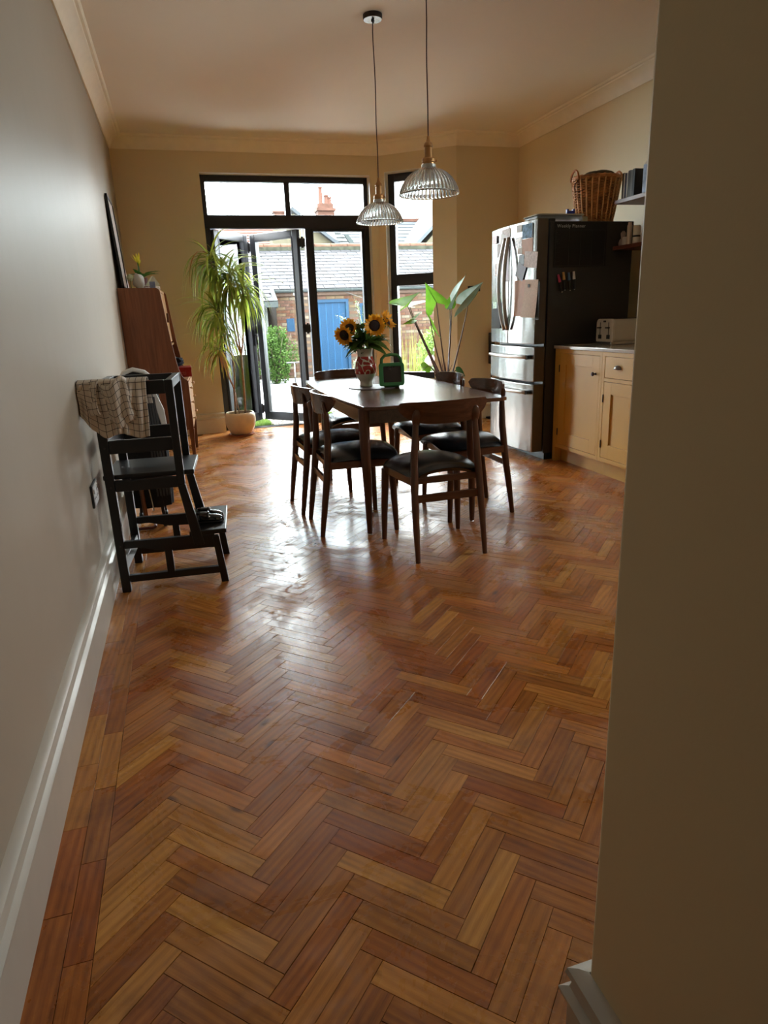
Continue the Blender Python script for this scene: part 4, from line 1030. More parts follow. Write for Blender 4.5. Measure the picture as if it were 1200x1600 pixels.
# ================================================================== LEFT SIDE OF THE ROOM
# bureau
DX, DY, DW = XL + .004, 6.10, .80
t = thing('bureau', 'tall teak bureau with curved side panels standing against the left wall', 'bureau', (DX, DY, 0), RAD(-2.8))
def dx(x): return x - DX
side = [(0, .30), (0, 1.505), (dx(-.135), 1.500), (dx(-.118), 1.492), (dx(-.108), 1.475), (dx(-.100), 1.40), (dx(-.085), 1.24), (dx(-.066), 1.05), (dx(-.045), .90), (dx(-.030), .82), (dx(-.015), .775), (dx(.004), .748), (dx(.022), .735), (dx(.034), .725), (dx(.034), .31), (dx(.02), .30)]
for y0 in (0, DW - .018):
    o = MB().prism(side, y0, y0 + .018, 'y').build('side_panel', M_teak, t, bevel=.002)
MB().b2((0, .018, .30), (.008, DW - .018, 1.495)).build('back_panel', M_teak, t)
MB().b2((.008, .018, 1.475), (dx(-.125), DW - .018, 1.495)).build('top_board', M_teaky, t)
MB().b2((.008, .018, 1.02), (dx(-.09), DW - .018, 1.036)).build('shelf', M_teaky, t)
MB().b2((.008, .018, .715), (dx(.028), DW - .018, .733)).build('writing_board', M_teaky, t)
fl_ = MB().bar((dx(-.128), .025, 1.25), (dx(-.128), DW - .025, 1.25), .40, .016)
o = MB().add([(dx(-.125), .022, 1.47), (dx(-.100), .022, 1.05), (dx(-.116), .022, 1.049), (dx(-.141), .022, 1.469), (dx(-.125), DW - .022, 1.47), (dx(-.100), DW - .022, 1.05), (dx(-.116), DW - .022, 1.049), (dx(-.141), DW - .022, 1.469)], [(0,1,2,3),(7,6,5,4),(0,4,5,1),(1,5,6,2),(2,6,7,3),(3,7,4,0)]).build('flap', M_teaky, t)
MB().b2((dx(-.104), DW*.5 - .01, 1.22), (dx(-.085), DW*.5 + .01, 1.30)).build('flap_pull', M_walnutz, o, bevel=.003)
for k, (z0, z1) in enumerate(((.60, .71), (.46, .595), (.315, .455))):
    d = MB().b2((dx(.014), .022, z0), (dx(.034), DW - .022, z1)).build('drawer', M_teaky, t, bevel=.002)
    for y in (.14, DW - .14):
        m = MB(); m.lathe([(.001, 0), (.006, 0), (.005, .010), (.013, .018), (.013, .024), (.001, .027)], n=14); m.xf(Matrix.Translation((dx(.034), y, (z0+z1)/2)) @ Matrix.Rotation(pi/2, 4, 'Y')); m.build('knob', plain('pale_knob', (.62, .45, .30), .4), d, smooth=True)
MB().b2((.01, .02, .30), (dx(.02), DW - .02, .312)).build('bottom_board', M_teak, t)
for y in (.03, DW - .03):
    for x, f in ((.04, 0), (dx(.012), 1)):
        m = MB(); m.bar((x, y, .305), (x + (.0 if not f else -.002), y, 0), .046, .040, .024, .022); m.build('leg', M_teak, t, bevel=.003)
MB().bar((.04, .03, .25), (.04, DW - .03, .25), .02, .035).build('leg_rail', M_teak, t); 
BT = 1.5055
t = thing('picture_frame', 'large thin black picture frame leaning on the left wall above the bureau', 'picture', (XL + .004, 6.20, BT - .001))
def lean(p): z = p[2]; return (p[0] + .035 * (1 - z / .73), p[1], z)
def leanbox(lo, hi, name, mat):
    m = MB().b2(lo, hi); m.v = [lean(v) for v in m.v]; return m.build(name, mat, t)
leanbox((.002, 0, 0), (.020, .020, .73), 'frame_side', M_black); leanbox((.002, .50, 0), (.020, .52, .73), 'frame_side', M_black); leanbox((.002, 0, .71), (.020, .52, .73), 'frame_top', M_black); leanbox((.002, 0, 0), (.020, .52, .02), 'frame_bottom', M_black)
leanbox((.003, .02, .02), (.012, .50, .71), 'print', plain('print_paper', (.60, .52, .50), .3, var=.25, scale=4))
t = thing('canvas_board', 'pale canvas board leaning beside the black picture frame on the bureau', 'canvas', (XL + .045, 6.70, BT - .001))
m = MB().b2((0, 0, 0), (.012, .25, .42)); m.v = [(v[0] - .04 * v[2] / .42, v[1], v[2]) for v in m.v]; m.build('board', plain('pale_lilac_canvas', (.55, .48, .50), .6, var=.1), t)
# bromeliad with yellow flower head
t = thing('bromeliad_plant', 'small bromeliad with a yellow flower spike on top of the bureau', 'plant', (-.265, 6.60, BT))
smooth_angle(MB().lathe([(.0001, 0), (.045, 0), (.058, .10), (.061, .105), (.055, .105), (.05, .02), (.0001, .02)], n=20).build('pot', plain('dark_red_pot', (.12, .02, .02), .4), t))
q = random.Random(11); M_brl = leafmat('bromeliad_leaf', (.045, .16, .02), (.12, .30, .05)); M_bry = leafmat('bromeliad_flower', (.75, .62, .03), (.85, .75, .08))
for k in range(14):
    a = 2*pi*k/14 + q.uniform(-.2, .2); m = MB(); L = q.uniform(.14, .22) * (.5 if cos(a) < -.1 else 1); pts = Vector((cos(a)*L, sin(a)*L, .17 + q.uniform(.02, .09))); blade(m, (0, 0, .09), pts, .058, .40, n=7, fold=.3); m.build('leaf', M_brl, t, smooth=True)
for k in range(9):
    a = 2*pi*k/9; m = MB(); blade(m, (0, 0, .20 + .004*k), (cos(a)*.045 - .02, sin(a)*.045, .255 + .008*k), .024, 0, n=4, fold=.3); m.build('flower_bract', M_bry, t, smooth=True)
MB().tube([(0, 0, .08), (-.01, 0, .25)], .006, 6).build('flower_stem', M_brl, t)
# white cloth bag, paper heap, small bits
o = lump('bag', (-.270, 6.26, BT + .058), (.048, .05, .062), plain('grey_white_cloth', (.48, .47, .43), .85, bmp=.2), 5, .22); tag(o, 'crumpled grey-white cloth bag on the bureau in front of the bromeliad', 'bag')
o = lump('artificial_flower', (-.335, 6.24, BT + .085), (.028, .03, .026), leafmat('cream_flower', (.62, .66, .38), (.75, .76, .50)), 9, .7, freq=6); o['label'] = 'small cream flower between picture frame and cloth bag'; o['category'] = 'flower'
m = MB(); m.tube([(0, 0, -.083), (0, 0, -.01)], .003, 6); m.build('stem', M_stem, o)
for k, (w_, l_, z, a, nm, lab) in enumerate(((.15, .20, .010, .1, 'magazine', 'magazine at the bottom of the paper heap on the bureau'), (.14, .19, .020, -.15, 'magazine', 'second magazine in the paper heap on the bureau'), (.12, .17, .030, .25, 'booklet', 'pale booklet on top of the paper heap on the bureau'))):
    o = MB().b2((-w_/2, -l_/2, 0), (w_/2, l_/2, .009)).build(nm, (P_white, P_mix, plain('pale_yellow_paper', (.66, .66, .50), .6))[k]); o.location = (-.195, 6.40, BT + z - .010); o.rotation_euler = (0, 0, a); tag(o, lab, 'magazine', 'papers on the bureau')
o = MB().prism([(0, 0), (.10, 0), (.10, .003), (.055, .075), (.0, .003)], -.06, .06, 'y').build('card', plain('folded_card', (.60, .62, .48), .6)); o.location = (-.215, 6.37, BT + .0295); o.rotation_euler = (0, 0, .2); tag(o, 'folded greeting card standing on the paper heap', 'card')
o = MB().b2((0, 0, 0), (.045, .035, .05)).build('box', plain('blue_grey_box', (.20, .24, .38), .5, var=.4)); o.location = (-.185, 6.20, BT); tag(o, 'little blue and white box at the front of the bureau top', 'box')
o = MB().b2((0, 0, 0), (.035, .05, .028)).build('box', P_white, bevel=.002); o.location = (-.1445, 6.52, BT); tag(o, 'tiny white box at the front edge of the bureau top', 'box')
# red box and dark cloth on the writing board
t = thing('red_box', 'red cardboard box with faint lettering on the bureau writing board', 'box', (-.20, 6.45, .7335))
M_red = plain('red_card', (.36, .012, .015), .42, var=.1)
MB().b2((0, 0, 0), (.275, .30, .078)).build('carton_body', M_red, t, bevel=.002); MB().b2((-.002, -.002, .062), (.277, .302, .085)).build('lid', M_red, t, bevel=.002)
text('Bialetti', 'lettering', .055, plain('dull_red_print', (.55, .12, .10), .5), t, (.075, -.0035, .020))
o = lump('cloth', (-.085, 6.60, .7335 + .134), (.10, .11, .045), plain('navy_cloth', (.010, .012, .022), .95, bmp=.3), 12, .5, freq=5); tag(o, 'dark navy cloth heaped on the red box', 'cloth')
o = MB().b2((0, 0, 0), (.04, .02, .085)).build('packet', plain('cream_packet', (.66, .62, .52), .6), bevel=.003); o.location = (-.15, 6.42, .7335); tag(o, 'cream packet between the bureau side and the red box', 'packet')

# learning tower, black stained step stool with a raised frame
t = thing('step_tower', 'black stained wooden toddler step tower beside the left wall', 'step tower', (-.395, 3.115, 0), RAD(-4.6))
tw = .435      # depth between outer faces
def B(lo, hi, name='rail', bev=.003): return MB().b2(lo, hi).build(name, M_darkwood, t, bevel=bev)
for k, y0 in enumerate((0, tw - .032)):
    y1 = y0 + .032
    MB().b2((0, y0, 0), (.040, y1, .975)).build('rear_post', M_darkwood, t, bevel=.004)
    MB().b2((.310, y0, .50), (.345, y1, .975)).build('front_post', M_darkwood, t, bevel=.004)
    MB().add([(.310, y0, .50), (.345, y0, .50), (.400, y0, .20), (.352, y0, .20), (.310, y1, .50), (.345, y1, .50), (.400, y1, .20), (.352, y1, .20)], [(0,1,2,3),(7,6,5,4),(0,4,5,1),(1,5,6,2),(2,6,7,3),(3,7,4,0)]).build('sloping_leg', M_darkwood, t, bevel=.003)
    MB().add([(.437, y0, .235), (.468, y0, .235), (.492, y0, 0), (.458, y0, 0), (.437, y1, .235), (.468, y1, .235), (.492, y1, 0), (.458, y1, 0)], [(0,1,2,3),(7,6,5,4),(0,4,5,1),(1,5,6,2),(2,6,7,3),(3,7,4,0)]).build('front_leg', M_darkwood, t, bevel=.003)
    B((.040, y0 + .003, .915), (.310, y1 - .003, .975), 'top_rail'); B((.040, y0 + .003, .662), (.310, y1 - .003, .722), 'guard_rail'); B((.040, y0 + .003, .488), (.330, y1 - .003, .538), 'platform_rail')
    MB().add([(.040, y0+.003, .215), (.10, y0+.003, .215), (.20, y0+.003, .190), (.450, y0+.003, .180), (.450, y0+.003, .246), (.040, y0+.003, .250), (.040, y1-.003, .215), (.10, y1-.003, .215), (.20, y1-.003, .190), (.450, y1-.003, .180), (.450, y1-.003, .246), (.040, y1-.003, .250)], [(0,1,2,3,4,5),(11,10,9,8,7,6)] + [(i, (i+1) % 6, 6 + (i+1) % 6, 6 + i) for i in range(6)]).build('step_rail', M_darkwood, t, bevel=.003)
    B((.214, y0 + .003, .075), (.248, y1 - .003, .195), 'strut'); B((.040, y0 + .003, .048), (.462, y1 - .003, .082), 'bottom_rail')
    for z in (.945, .69, .51, .23): MB().tube([(.022, y0 - .0006 if k == 0 else y1 + .0006, z), (.022, y0 + .002 if k == 0 else y1 - .002, z)], .005, 10).build('screw_cap', plain('dark_screw', (.03, .02, .02), .4), t)
B((.003, .032, .915), (.037, tw - .032, .975), 'top_rail'); B((.313, .032, .935), (.343, tw - .032, .975), 'front_top_rail'); B((.003, .032, .662), (.037, tw - .032, .722), 'guard_rail')
B((-.012, .034, .538), (.388, tw - .034, .560), 'platform', .004)
MB().b2((.335, .004, .246), (.505, tw - .004, .268)).build('step', M_darkwood, t, bevel=.004)
B((.01, .032, .10), (.035, tw - .032, .16), 'back_rail')
# checked tea towel over the near top rail
def towel_mat():
    m, nt, bs = newmat('checked_tea_towel')
    uv = N(nt, 'UVMap', uv_map='UVMap'); sp = N(nt, 'SeparateXYZ'); nt.links.new(uv.outputs[0], sp.inputs[0])
    n = N(nt, 'TexNoise', Scale=300.0, Detail=2.0); nt.links.new(uv.outputs[0], n.inputs['Vector'])
    def lines(ax):
        mu = N(nt, 'Math', operation='MULTIPLY'); mu.inputs[1].default_value = 1/.030; nt.links.new(sp.outputs[ax], mu.inputs[0])
        fr = N(nt, 'Math', operation='FRACT'); nt.links.new(mu.outputs[0], fr.inputs[0]); lt = N(nt, 'Math', operation='LESS_THAN'); lt.inputs[1].default_value = .085; nt.links.new(fr.outputs[0], lt.inputs[0]); return lt.outputs[0]
    mxm = N(nt, 'Math', operation='MAXIMUM'); nt.links.new(lines('X'), mxm.inputs[0]); nt.links.new(lines('Y'), mxm.inputs[1])
    c = ramp(nt, mxm.outputs[0], [(0, (.58, .50, .42)), (1, (.050, .038, .040))]); nt.links.new(c, bs.inputs['Base Color']); bs.inputs['Roughness'].default_value = .95
    bump(nt, bs, n.outputs['Fac'], .25, .002); return m
def uvgrid(name, fn, nu, nv, su, sv, mat, parent=None, solid=.0025, u0=0, v0=0):
    m = MB().grid(fn, nu, nv); me = bpy.data.meshes.new(name); me.from_pydata(m.v, [], m.f); me.update(); ul = me.uv_layers.new(name='UVMap')
    for lp in me.loops:
        i = lp.vertex_index; ul.data[lp.index].uv = (u0 + su * (i // (nv + 1)) / nu, v0 + sv * (i % (nv + 1)) / nv)
    me.materials.append(mat); me.polygons.foreach_set('use_smooth', [True] * len(me.polygons)); o = bpy.data.objects.new(name, me); COL.objects.link(o); o.parent = parent
    md = o.modifiers.new('solid', 'SOLIDIFY'); md.thickness = solid; md.offset = 1; return o
M_tow = towel_mat()
tt = thing('tea_towel', 'crumpled cream tea towel with dark check hung over the step tower rail', 'towel', (-.395, 3.115, 0), RAD(-4.6))
def tfn(u, v):
    # u across, v from inside hem over the rail and down the near side
    x = -.045 + .285 * u
    L = v * .40
    x += (-.006 + .02*v) * sin(u * 5) - .012 * max(0, .25 - u) * 0
    f = .010 * sin(u * 17 + 3 * v) + .006 * sin(u * 31 - 5 * v)
    if L < .12: y, z = .040 + .012 + .004 * sin(u * 20), .9835 - (.12 - L) * .95
    elif L < .165: a = (L - .12) / .045; y, z = .052 - .066 * a, .9835 + .008 * sin(pi * a)
    else:
        d = L - .165; y = -.016 - .010 - abs(f) * min(1, d * 14) - .01 * sin(d * 20) ** 2; z = .981 - d
        hem = .235 if u > .3 else .235 - .10 * (1 - u / .3) ** 1.3
        z = .981 - d * (hem + .012 * sin(u * 9)) / .235
    if x < .0: y -= .004; 
    return (x, y, z)
uvgrid('cloth', tfn, 60, 60, .32, .42, M_tow, tt)
def tfn2(u, v):
    # gathered fold bunched in front
    x = .045 + .115 * u + .03 * v; y = -.040 - .022 * sin(pi * u) - .006 * sin(u * 14 + v * 4); z = .985 - .19 * v - .018 * sin(u * 6)
    if v > .85: y += (v - .85) * .12; 
    if v < .06: y += (.06 - v) * .55
    return (x, y, z)
uvgrid('fold', tfn2, 30, 34, .20, .20, M_tow, tt, u0=.013, v0=.01)
def tfn3(u, v):
    # corner flap hooked round the rear post towards the wall
    x = -.030 + .075 * u - .012 * sin(v * 3); y = -.030 + .025 * sin(u * 3 + v * 2) - .012 * sin(v * 9); z = .978 - .140 * v + .012 * u
    return (x, y - .012, z)
uvgrid('corner_fold', tfn3, 24, 26, .12, .15, M_tow, tt, u0=.1)
# childs shoes
def shoe(x, y, rz, label):
    t = thing('childs_shoe', label, 'shoe', (x, y, .2715), rz, group='shoes on the step')
    M = plain('patent_leather', (.006, .006, .007), .12, coat=.8)
    ln = .135; secs = []
    m = MB(); n = 18; prof = [(-.066, .012, .030), (-.060, .022, .043), (-.040, .025, .046), (-.015, .023, .040), (.010, .025, .033), (.032, .029, .031), (.050, .026, .026), (.062, .016, .018), (.068, .005, .010)]
    b = 0
    for (px, hw, h) in prof:
        for k in range(n):
            a = 2*pi*k/n; s, c = sin(a), cos(a); z = (h * (s if s > 0 else 0)) + .006; m.v.append((px, hw * (abs(c) ** .8) * (1 if c > 0 else -1), z))
    for i in range(len(prof) - 1):
        for k in range(n): m.f.append((i*n + k, i*n + (k+1) % n, (i+1)*n + (k+1) % n, (i+1)*n + k))
    m.f.append(tuple(range(n))); m.f.append(tuple(range((len(prof)-1)*n, len(prof)*n)))
    m.build('upper', M, t, smooth=True)
    MB().sphere((-.030, 0, .046), .022, 14, 8, sx=1.3, sy=.75, sz=.25).build('opening', plain('insole', (.05, .035, .025), .8), t)
    MB().prism([(p[0] + .0, p[1] * 1.06) for p in prof] + [(p[0], -p[1] * 1.06) for p in reversed(prof)], 0, .008).build('sole', M_black, t, bevel=.002)
    MB().tube([(-.002, -.025, .022), (-.004, -.018, .040), (-.004, 0, .049), (-.004, .018, .040), (-.002, .025, .022)], .0055, 8).build('strap', M, t, smooth=True)
    MB().sphere((.0, -.024, .030), .006, 8, 6).build('buckle', M_steel, t)
    return t
shoe(.040, 3.215, RAD(-4), 'black patent childs shoe on the lower step, the nearer of the pair')
shoe(.046, 3.292, RAD(-18), 'black patent childs shoe on the lower step, behind its mate')
# folded pushchair between tower and bureau
t = thing('folded_pushchair', 'folded black pushchair with white hoop handle behind the step tower', 'pushchair', (-.27, 4.22, 0))
M_blf = plain('black_fabric', (.010, .010, .012), .85, bmp=.2, scale=90)
def shell(u, v):
    a = u * pi * 2; z = .13 + .78 * v; rx = .125 * (1 - .25 * (v - .4) ** 2 * 2) ; ry = .085 * (1 - .3 * v); fold = .008 * sin(a * 9) * (1 - v)
    return ((rx + fold) * cos(a), (ry + fold) * sin(a) + .05 * v, z)
m = MB().grid(shell, 48, 12); m.build('fabric_body', M_blf, t, smooth=True)
hoop = [(-.105, .04, .82), (-.10, .035, .895), (-.068, .03, .94), (-.015, .025, .957), (.045, .03, .94), (.085, .035, .905), (.115, .04, .885)]
MB().tube(hoop, [.013, .013, .014, .014, .013, .012, .009], 10).build('hoop_handle', M_white, t, smooth=True)
MB().tube([(p[0] * .82, p[1] + .01, p[2] - .018) for p in hoop], .018, 10).build('handle_lining', M_blf, t, smooth=True)
MB().add([(.075, -.05, .86), (.095, -.05, .84), (.135, -.05, .72), (.140, -.05, .62), (.110, -.05, .62), (.085, -.05, .74), (.075, -.038, .86), (.095, -.038, .84), (.135, -.038, .72), (.140, -.038, .62), (.110, -.038, .62), (.085, -.038, .74)], [(0,1,2,3,4,5),(11,10,9,8,7,6)] + [(i, (i+1) % 6, 6 + (i+1) % 6, 6 + i) for i in range(6)]).build('white_side_shell', M_white, t, bevel=.004)
for k in range(5): MB().bar((.035 + k*.018, -.085, .20), (.030 + k*.014, -.075, .80), .010, .006).build('webbing_strap', plain('grey_webbing', (.06, .06, .065), .8), t)
MB().tube([(-.055, -.10, .30), (-.052, -.105, .18), (-.05, -.10, .06)], [.012, .014, .014], 12).build('front_tube', plain('bronze_tube', (.25, .13, .08), .3, metal=.8), t)
MB().tube([(-.085, -.10, .30), (-.025, -.10, .30)], .011, 10).build('lock_bar', M_steel, t); MB().tube([(-.012, -.105, .27), (-.005, -.105, .19), (.002, -.11, .12)], .005, 8).build('cable', M_steel, t)
MB().tube([(-.12, .02, .012), (-.12, -.10, .012), (-.02, -.105, .012), (-.005, -.09, .014), (-.005, .0, .012)], .010, 10).build('foot_loop', plain('red_brown_tube', (.16, .035, .03), .35), t, smooth=True)
for (x, y) in ((.055, -.06), (.06, .09), (-.09, .09)):
    m = MB(); m.bar((x*.8, y, .30), (x, y, .035), .024, .024, .018, .018); m.build('leg', M_black, t)
    m = MB(); m.lathe([(.012, -.009), (.030, -.012), (.034, 0), (.030, .012), (.012, .009)], n=20); m.xf(Matrix.Translation((x, y, .034)) @ Matrix.Rotation(pi/2, 4, 'Y')); m.build('wheel', M_black, t, smooth=True)

# ================================================================== HOUSE PLANTS
M_pot = plain('cream_glazed_pot', (.72, .58, .38), .38, var=.12, scale=9, bmp=.03)
DRX, DRY = .545, 7.42
t = thing('dragon_tree', 'tall dragon tree with drooping strap leaves in a cream pot by the doors', 'plant', (DRX, DRY, 0))
smooth_angle(MB().lathe([(.0001, .012), (.095, .012), (.110, .016), (.138, .06), (.158, .11), (.167, .165), (.163, .215), (.152, .245), (.146, .250), (.141, .247), (.150, .21), (.154, .17), (.14, .10), (.0001, .08)], n=48).build('pot', M_pot, t, smooth=True), 60)
MB().lathe([(.0001, 0), (.125, 0), (.140, .006), (.142, .016), (.136, .016), (.130, .010), (.0001, .010)], n=40).build('saucer', plain('terracotta', (.30, .095, .05), .6), t)
MB().lathe([(.0001, .205), (.08, .212), (.151, .204)], n=24).build('soil', plain('potting_soil', (.035, .022, .015), .95, var=.5, scale=60, bmp=.6), t, smooth=True)
def R3(x, y, z): return (x - DRX, y - DRY, z)
M_trk = plain('dragon_tree_bark', (.34, .21, .115), .7, var=.3, scale=70, bmp=.3)
trunks = [([(.500, 7.42, .21), (.505, 7.42, .36), (.509, 7.41, .503)], .0125), ([(.509, 7.41, .503), (.47, 7.38, .62), (.42, 7.36, .76), (.385, 7.34, .93)], .0085), ([(.509, 7.41, .503), (.525, 7.42, .62), (.53, 7.40, .80), (.50, 7.36, 1.02), (.44, 7.33, 1.20), (.40, 7.32, 1.31)], .008),
 ([(.545, 7.44, .21), (.53, 7.44, .33), (.52, 7.43, .46)], .007), ([(.605, 7.42, .21), (.615, 7.42, .52), (.618, 7.42, .857)], .0135), ([(.618, 7.42, .857), (.58, 7.40, 1.0), (.57, 7.40, 1.16), (.52, 7.38, 1.36), (.44, 7.36, 1.60), (.40, 7.34, 1.80)], .0085),
 ([(.618, 7.42, .857), (.61, 7.43, 1.02), (.60, 7.42, 1.20), (.585, 7.40, 1.40), (.57, 7.38, 1.62)], .008), ([(.618, 7.42, .857), (.645, 7.43, .95), (.665, 7.42, 1.12), (.685, 7.41, 1.32), (.70, 7.40, 1.52)], .0085)]
for pts, r in trunks: MB().tube([R3(*p) for p in pts], [r * (1 - .2 * k / len(pts)) for k in range(len(pts))], 9).build('trunk', M_trk, t, smooth=True)
M_dr = leafmat('dragon_leaf', (.16, .24, .025), (.46, .52, .09), .35, .45); M_dr2 = leafmat('dragon_leaf_yellowed', (.40, .34, .05), (.45, .16, .06), .5, .4)
q = random.Random(21)
def strap(m, base, d, L, w_, g, n=9):
    """arching strap leaf : starts along d then falls"""
    p = Vector(base); d = Vector(d).normalized(); side = d.cross(Vector((0, 0, 1)))
    if side.length < .1: side = Vector((1, 0, 0))
    side.normalize(); b = len(m.v); st = L / n
    for i in range(n + 1):
        tt_ = i / n; wd = w_ * .5 * (1 - tt_ ** 2.2) * (.55 + .45 * min(1, tt_ * 6)); nn = side.cross(d).normalized(); lim = (7.655 if p.x + DRX < .42 else 7.74) - DRY; p.y = min(p.y, lim)
        m.v += [tuple(p - side * wd + nn * wd * .35), tuple(p), tuple(p + side * wd + nn * wd * .35)]
        p = p + d * st; d = (d + Vector((0, 0, -g * st * 9))).normalized()
    for i in range(n):
        a = b + 3*i; m.f += [(a, a+1, a+4, a+3), (a+1, a+2, a+5, a+4)]
heads = [((.400, 7.34, 1.80), 50, .50, (-.15, 0)), ((.57, 7.38, 1.62), 62, .50, (.2, -.1)), ((.70, 7.40, 1.52), 52, .46, (.4, -.1)), ((.40, 7.32, 1.31), 56, .46, (-.35, -.1)), ((.385, 7.34, .95), 40, .36, (-.1, -.1)), ((.50, 7.36, 1.72), 50, .44, (.3, -.1)), ((.44, 7.30, 1.10), 22, .36, (-.1, -.1))]
for hi_, (c, cnt, L, bias) in enumerate(heads):
    for k in range(cnt):
        a = q.uniform(0, 2*pi); el = q.uniform(-.7, .85); dd = Vector((cos(a) * .8 + bias[0], sin(a) * .55 + bias[1], el)); m = MB()
        st = Vector(R3(*c)) + Vector((0, 0, -.05 + .07 * (el + .4)))
        strap(m, st, dd, L * q.uniform(.75, 1.15), .025, q.uniform(.6, 1.15) if el < .7 else .3)
        m.build('leaf', M_dr if (q.random() < .93 and hi_ != 4) or q.random() < .6 else M_dr2, t, smooth=True)
# elephant ear
EX, EY = 2.58, 6.42
t = thing('elephant_ear_plant', 'elephant ear plant with big arrow-shaped leaves on long stalks by the bay', 'plant', (EX, EY, 0))
smooth_angle(MB().lathe([(.0001, 0), (.13, 0), (.16, .10), (.185, .30), (.195, .50), (.200, .545), (.190, .552), (.182, .54), (.175, .45), (.0001, .44)], n=36).build('pot', plain('grey_white_planter', (.55, .53, .50), .5), t), 50)
MB().lathe([(.0001, .525), (.10, .52), (.182, .510)], n=24).build('soil', plain('potting_soil', (.035, .022, .015), .95), t, smooth=True)
o = lump('pebble', (-.06, -.12, .56), (.055, .04, .04), plain('blue_grey_stone', (.50, .56, .62), .6), 4, .3, parent=t)
M_ear = leafmat('elephant_ear_leaf', (.13, .34, .025), (.22, .48, .045), .35, .5); M_ear2 = leafmat('elephant_ear_underside', (.16, .24, .15), (.28, .36, .26), .4, .25); M_estem = plain('purple_stalk', (.10, .055, .045), .5, var=.3)
def P(px, py, y):
    v = Rc @ Vector(((px - 600)/1029, -(py - 800)/1029, -1)); k = y / v.y; return Vector((v.x*k - EX, y - EY, 1.21 + v.z*k))
def ear(tip, back1, back2, stalk, mat, root, stemmid=None, cup=.02, bl=1.15):
    """arrow-head leaf between a tip and two rear lobes; stalk joins between the lobes"""
    T, A, Bk, Sx = [Vector(v) for v in (tip, back1, back2, stalk)]
    m = MB(); n = 10; nrm = (A - T).cross(Bk - T).normalized()
    def edge(E, sgn):
        out = []
        for i in range(n + 1):
            s = i / n; p = T.lerp(E, s); mid = (Sx - p); out.append(p - (Sx - T).normalized() * 0 + (p - (T.lerp(Sx, s))) * (bl * sin(pi * s)) + nrm * cup * sin(pi * s))
        return out
    L, Rr = edge(A, 1), edge(Bk, -1); C = [T.lerp(Sx, i / n) - nrm * cup * .5 * sin(pi * i / n) for i in range(n + 1)]
    b = 0; m.v = [tuple(p) for p in L] + [tuple(p) for p in C] + [tuple(p) for p in Rr]
    for i in range(n): m.f += [(i, i+1, n+1+i+1, n+1+i), (n+1+i, n+1+i+1, 2*(n+1)+i+1, 2*(n+1)+i)]
    lf = m.build('leaf', mat, t, smooth=True); 
    rm = MB(); rm.tube([C[0] + nrm*.001, C[n//2] - nrm*.003, C[n]], [.0015, .003, .004], 6); rm.build('midrib', M_stem, lf)
    mid = Vector(stemmid) if stemmid else Vector(root).lerp(Sx, .55) + Vector(((Sx.x) * .06, 0, .03))
    r0 = Vector(root); pts = [r0.lerp(mid, k/4) * (1 - 0) for k in range(4)] + [mid.lerp(Sx, k/4) for k in range(5)]
    pts = [((1-s)**2) * r0 + 2*s*(1-s) * (mid * 2 - (r0 + Sx) * .5) + s*s * Sx for s in [k/10 for k in range(11)]]
    MB().tube(pts, [.0085 - .004 * k / 10 for k in range(11)], 8).build('stalk', M_estem, t, smooth=True); return lf
rt = (.0, -.02, .53)
ear(P(664, 441, 6.30), P(674, 492, 6.34), P(698, 477, 6.30), P(682, 473, 6.36), M_ear, rt)
ear(P(728, 428, 6.40), P(698, 484, 6.30), P(703, 462, 6.55), P(706, 482, 6.42), M_ear2, (.02, 0, .53), cup=.015, bl=.5)
ear(P(755, 440, 6.35), P(712, 474, 6.60), P(710, 496, 6.20), P(731, 478, 6.40), M_ear2, (.05, 0, .53), cup=.02, bl=.6)
ear(P(686, 526, 6.15), P(666, 490, 6.10), P(676, 510, 6.0), P(672, 500, 6.10), M_ear, (-.02, -.02, .53), cup=.02, bl=2.2)
ear(P(656, 456, 6.60), P(622, 488, 6.45), P(612, 476, 6.70), P(637, 478, 6.55), M_ear, (-.04, 0, .53), cup=.012)
ear(P(605, 474, 6.70), P(664, 472, 6.80), P(650, 480, 6.50), P(640, 479, 6.60), M_ear, (-.05, .02, .53), cup=.01)
ear(P(628, 507, 6.40), P(658, 488, 6.55), P(652, 500, 6.40), P(648, 499, 6.45), M_ear, (-.03, -.02, .53), cup=.012)
ear(P(705, 458, 6.70), P(696, 482, 6.75), P(709, 482, 6.75), P(703, 484, 6.75), M_ear, (.03, .03, .53))
ear(P(727, 588, 6.40), P(712, 574, 6.5), P(716, 586, 6.35), P(712, 579, 6.42), leafmat('dark_lobe_leaf', (.03, .10, .03), (.05, .14, .04)), (.06, 0, .53))
ear(P(660, 578, 6.20), P(664, 566, 6.3), P(674, 576, 6.2), P(671, 572, 6.25), M_ear, (-.06, -.04, .53))
for k in range(5):
    a = k * 1.2; MB().tube([(0, 0, .53), (.03*cos(a), .03*sin(a), .62), (.07*cos(a), .06*sin(a), .70 + .03*k)], [.007, .005, .001], 6).build('sheath', plain('dry_sheath', (.22, .10, .07), .7), t, smooth=True)

# ================================================================== OUTSIDE
GZ = -.20
SS(MB().b2((-12, 7.96, GZ - .3), (22, 45, GZ - .02)).build('ground', plain('garden_soil', (0.023, 0.016, 0.010), .95, var=.4, scale=4)))
